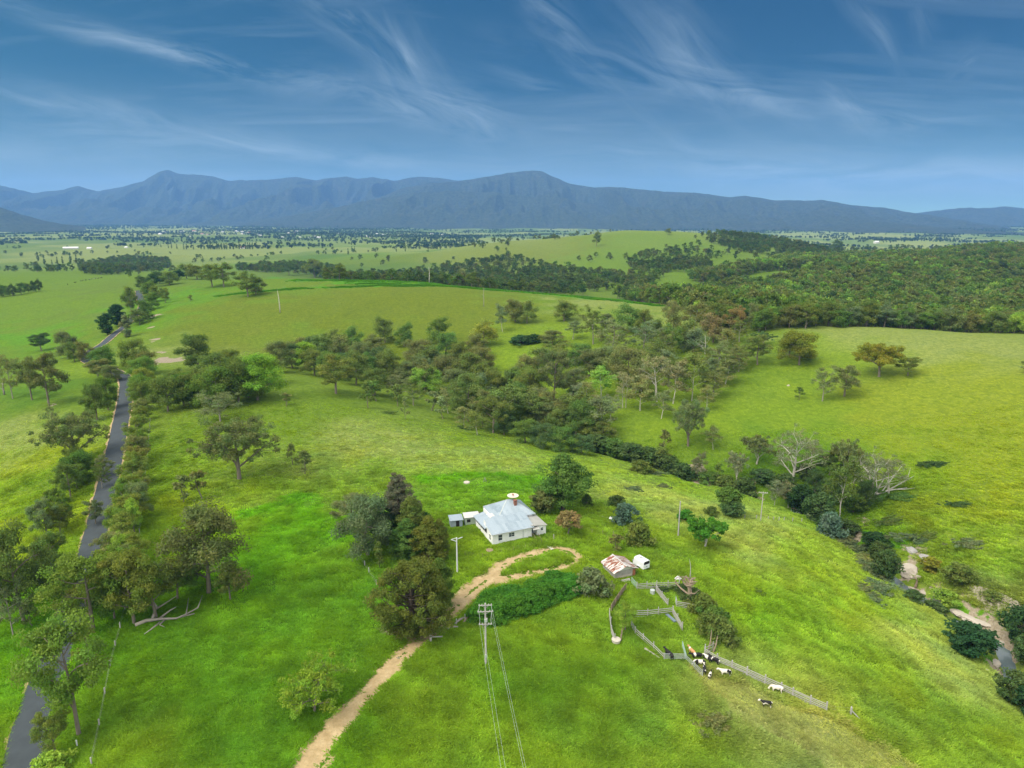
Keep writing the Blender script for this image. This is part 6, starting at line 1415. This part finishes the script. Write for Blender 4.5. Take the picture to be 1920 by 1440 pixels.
# ---------------------------------------------------------------- cattle
def f_coat(t, b):
    tc = t.new('ShaderNodeTexCoord').outputs['Object']; oi = t.new('ShaderNodeObjectInfo')
    off = t.new('ShaderNodeVectorMath', operation='SCALE', i_0=(7.3,3.1,5.7)); t.l.new(oi.outputs['Random'], off.inputs['Scale'])
    v = t.new('ShaderNodeVectorMath', operation='ADD', i_0=tc, i_1=off.outputs[0]).outputs[0]
    n = t.noise(v, 1.15, 1.5, .4); f = t.mapr(t.math('SUBTRACT', n, t.math('SUBTRACT', 1., oi.outputs['Alpha'])), -.012, .012)
    t.put(b.inputs['Base Color'], t.mix(f, oi.outputs['Color'], (.62,.58,.52))); b.inputs['Roughness'].default_value = .75
M_coat = mat('cow_coat', f_coat)
def cow_mesh(graze):
    V = [(-.80,0,1.12),(-.25,0,1.06),(.42,0,1.06),(.78,0,1.2)]; R = [(.27,.27),(.36,.37),(.31,.34),(.19,.24)]
    if graze: V += [(1.05,0,.95),(1.22,0,.62),(1.34,0,.34)]
    else: V += [(1.05,0,1.36),(1.32,0,1.36),(1.56,0,1.20)]
    R += [(.13,.16),(.12,.14),(.075,.085)]
    E = [(0,1),(1,2),(2,3),(3,4),(4,5),(5,6)]
    def ch(par, pts_):
        for v, r in pts_: V.append(v); R.append((r,r)); E.append((par, len(V)-1)); par = len(V)-1
    for s in (-1, 1):
        ch(2, [((.50,.19*s,.78),.13),((.50,.20*s,.45),.07),((.52,.20*s,.22),.05),((.54,.20*s,.03),.065)])
        ch(0, [((-.80,.20*s,.82),.17),((-.68,.21*s,.60),.095),((-.86,.21*s,.40),.055),((-.82,.21*s,.2),.045),((-.79,.21*s,.03),.06)])
        h_ = V[5]; ch(5, [((h_[0]-.07,.16*s,h_[2]+.09),.045),((h_[0]-.1,.29*s,h_[2]+.07),.03)])
    ch(0, [((-1.06,0,1.15),.05),((-1.13,0,.85),.028),((-1.14,0,.5),.04)])
    ch(1, [((-.42,0,.72),.12)])
    me = bpy.data.meshes.new('cow'); me.from_pydata(V, E, []); o = bpy.data.objects.new('cow', me); COL.objects.link(o)
    o.modifiers.new('skin', 'SKIN'); sl_ = o.data.skin_vertices[0].data
    for i, r in enumerate(R): sl_[i].radius = r
    sl_[0].use_root = True
    s_ = o.modifiers.new('sub', 'SUBSURF'); s_.levels = 2; s_.render_levels = 2
    dg = bpy.context.evaluated_depsgraph_get(); m2 = bpy.data.meshes.new_from_object(o.evaluated_get(dg)); bpy.data.objects.remove(o)
    m2.name = 'cow'; m2.materials.clear(); m2.materials.append(M_coat); m2.polygons.foreach_set('use_smooth', [True]*len(m2.polygons)); return m2
CM = [cow_mesh(False), cow_mesh(True)]
BK, TAN, WH = (.012,.011,.011), (.42,.22,.10), (.60,.54,.46)
def cow(px, py, ang, pose, col, white, sc, label, group=None):
    o = link('cow', CM[pose]); p = hit(px, py); o.location = p-Vector((0,0,.03)); o.rotation_euler.z = rad(ang); sc *= .92; o.scale = (sc,)*3; o.color = (*col, white); tag(o, label, 'cow', group)
G_ = 'cattle in the stockyard paddock'
cow(1254,1234,118,0,BK,.2,1.15,'black cow standing behind the closed steel gate', G_)
cow(1297,1228,112,0,TAN,.36,1.0,'tan cow with a dark face walking in through the open gate', G_)
cow(1305,1236,185,0,BK,.3,1.05,'all-black cow just below the tan cow', G_)
cow(1325,1240,130,1,BK,.5,1.0,'black and white cow under the head of the silver fence, left of two', G_)
cow(1339,1244,135,0,BK,.47,1.05,'black cow with white marks against the silver fence, right of two', G_)
cow(1311,1249,175,1,BK,.52,1.05,'pied cow in the middle of the crowd by the metal fence', G_)
cow(1320,1260,80,0,BK,.40,.9,'black cow seen from behind, below the pied cow', G_)
cow(1331,1270,60,0,BK,.5,.75,'small black calf with a white patch, lowest of the crowd', G_)
cow(1359,1267,172,0,BK,.56,1.05,'white cow with black patches beside the silver fence', G_)
cow(1455,1298,165,1,WH,.6,1.1,'creamy white cow grazing against the long silver fence', G_)
cow(1436,1325,170,0,BK,.5,.95,'black calf with white belly standing alone in the short grass', G_)
for i, (px_, py_) in enumerate([(127,534.5),(141,531),(151,528),(155,527),(161,526.5),(168,525.5),(173,524.5),(178,523.5),(184,523),(190,522)]):
    cow(px_, py_, rt.uniform(0,360), rt.choice((0,1)), BK, .35, 1.3, f'tiny black cow on the far left paddock, {nth(i+1)} from the left', 'cattle far off in the left paddock')

# ---------------------------------------------------------------- far buildings
M_fwall = mat('town_wall', None, (.60,.58,.54), .8, .1); M_froof = [mat('town_roof_grey', None, (.42,.44,.46), .6, .1), mat('town_roof_red', None, (.30,.11,.07), .8, .1), mat('town_roof_white', None, (.72,.72,.72), .5, .05)]
def farhouse(px, py, wpx, roof, label, group=None, deep=.7, hh=None):
    p = hit(px, py); d = project(*p)[2]; W_ = wpx*d/F; D_ = W_*deep if hh is None else W_*.35; h = (hh or .28)*W_ if hh is None else hh
    r = empty('distant_house' if group else 'distant_building', p, rt.uniform(-.5,.5), label, 'house' if group else 'building', group)
    MB().box(-W_/2,W_/2,-D_/2,D_/2,-3,h).build('wall', M_fwall, r)
    m = MB(); a = W_/2*1.05; b = D_/2*1.1; m.add([(-a,-b,h),(a,-b,h),(a,b,h),(-a,b,h),(-a,0,h*1.6),(a,0,h*1.6)], [(0,1,5,4),(2,3,4,5),(0,4,3),(1,2,5),(0,3,2,1)]); m.build('roof', M_froof[roof], r)
    return r
farhouse(133,467,24,2,'long white farm shed on the left plain', None, .4, 5); farhouse(168,467,8,2,'small white shed right of the long white one', None)
farhouse(456,466,9,1,'red-roofed farmhouse among poplars on the plain', None); farhouse(237,465,6,2,'tiny pale shed left of the poplar rows', None); farhouse(1643,456,9,2,'white farm building on the plain beyond the forest', None)
rh = random.Random(4); tw = []
for i in range(34):
    px_ = rh.uniform(285,620) if i < 26 else rh.uniform(620,830); tw.append((px_, rh.uniform(434,446)+(px_-450)*.012))
tw.sort()
def nth0(n): return f"{n}{'th' if 10 <= n % 100 <= 20 else {1:'st',2:'nd',3:'rd'}.get(n % 10, 'th')}"
for i, (px_, py_) in enumerate(tw): farhouse(px_, py_, rh.uniform(3.5,6.5), rh.choice([0,0,1,2,2]), f'tiny pale house of the distant town, {nth(i+1)} from the left', 'houses of the distant town')

# ---------------------------------------------------------------- grass tufts
rg = np.random.RandomState(77)
def tuft_pts(n, ylo, yhi):
    y = ylo+(yhi-ylo)*rg.rand(n); x = (rg.rand(n)*2-1)*(y*.86+22); return x, y
x, y = [np.concatenate(a) for a in zip(tuft_pts(150000, 72, 112), tuft_pts(130000, 112, 165), tuft_pts(100000, 165, 260))]
cl_ = fbm(x/4.5, y/4.5, 201, 3)
keep = (rg.rand(len(x)) < np.clip(.75+1.1*cl_, .3, 1.))&(track_dist(x, y) > .15-.7*rg.rand(len(x))**3)&(seg_dist(x, y, ROADXY)[0] > 3.1)
dcr, _t = seg_dist(x, y, CREEK); keep &= (dcr > 5)
lx = (x-A.x)*math.cos(HROT)+(y-A.y)*math.sin(HROT); ly = -(x-A.x)*math.sin(HROT)+(y-A.y)*math.cos(HROT); keep &= ~((lx > -.3)&(lx < 14.3)&(ly > -.3)&(ly < 14.3))
x, y, cl_ = x[keep], y[keep], cl_[keep]
P = np.c_[x, y, height(x, y)]; cc = sward(x, y)
pad = inside(x, y, [(p.x, p.y) for p in PADDOCK])
s = (.7+.7*rg.rand(len(x))+.9*np.clip(cl_, 0, 1))*np.where(pad, .35, 1)
seed_ = (rg.rand(len(x)) < .06+.22*np.clip(fbm(x/22, y/22, 88, 2), 0, 1))[:,None]
str_ = fbm((x+.5*y)/1.3, (y-.5*x)/3.2, 301, 3)[:,None]; wm = fbm(x/7, y/7, 303, 3)[:,None]
cc = 2.2*np.array([1.05,1.,1.])*cc*(.9+.2*rg.rand(len(x), 1))*(1+.42*str_)*np.c_[1+.20*wm, 1+.08*wm, 1-.2*wm]*(1-.25*np.clip(cl_, -.3, .8)[:,None]); cc = np.where(seed_, cc*np.array([1.35,1.2,1.5]), cc)
fade = 1-.6*sstep(170, 255, y); s = s*fade
S = np.c_[s*1.5, s*1.5, s*.8]
scatter_object('pasture_grass', P, S, cc, tufts, 'tufts of long green pasture grass on the near slopes', 'grass')
print('tufts', len(x))
rb_ = np.random.RandomState(9); bx, by = [], []
for pth_, w_ in BRACKEN:
    a_ = np.array(pth_, float); L_ = np.r_[0, np.cumsum(np.hypot(*np.diff(a_, axis=0).T))]; n_ = int(L_[-1]*w_*1.3)
    t_ = rb_.rand(n_)*L_[-1]; o_ = rb_.normal(size=n_)*w_*.42; bx.append(np.interp(t_, L_, a_[:,0])+rb_.normal(size=n_)*2); by.append(np.interp(t_, L_, a_[:,1])+o_)
bx, by = np.concatenate(bx), np.concatenate(by); kk = fbm(bx/14, by/9, 303, 3) > -.22; bx, by = bx[kk], by[kk]
s = rb_.uniform(2.2, 3.6, len(bx)); S = np.c_[s*1.2, s*1.2, s*.9]
scatter_object('bracken', np.c_[bx, by, height(bx, by)], S, np.array([.062,.17,.010])*1.25*rb_.uniform(.75, 1.25, (len(bx),1)), tufts, 'bright green bracken strips along the crest of the left hill', 'bracken')

# ---------------------------------------------------------------- labels of trees and bushes
from collections import defaultdict
adj = {}
bykey = defaultdict(list)
for e in TREES: bykey[(e[1], e[2])].append(e)
for (desc, place), L in bykey.items():
    L.sort(key=lambda e: project(*e[3])[0]); n = len(L)
    for i, e in enumerate(L):
        root = e[0]
        lb = f'{desc} {place}' if n == 1 else (f'{desc} {place}, {nth(i+1)} from left')
        k = root.name.split('.')[0]
        cat = {'gum_tree':'tree','scrub_patch':'scrub','shrub':'shrub','hedge_bush':'bush','sapling':'sapling'}.get(k, 'tree')
        tag(root, lb, cat, f'{desc}s {place}'.replace('bushs','bushes') if n > 1 else None)
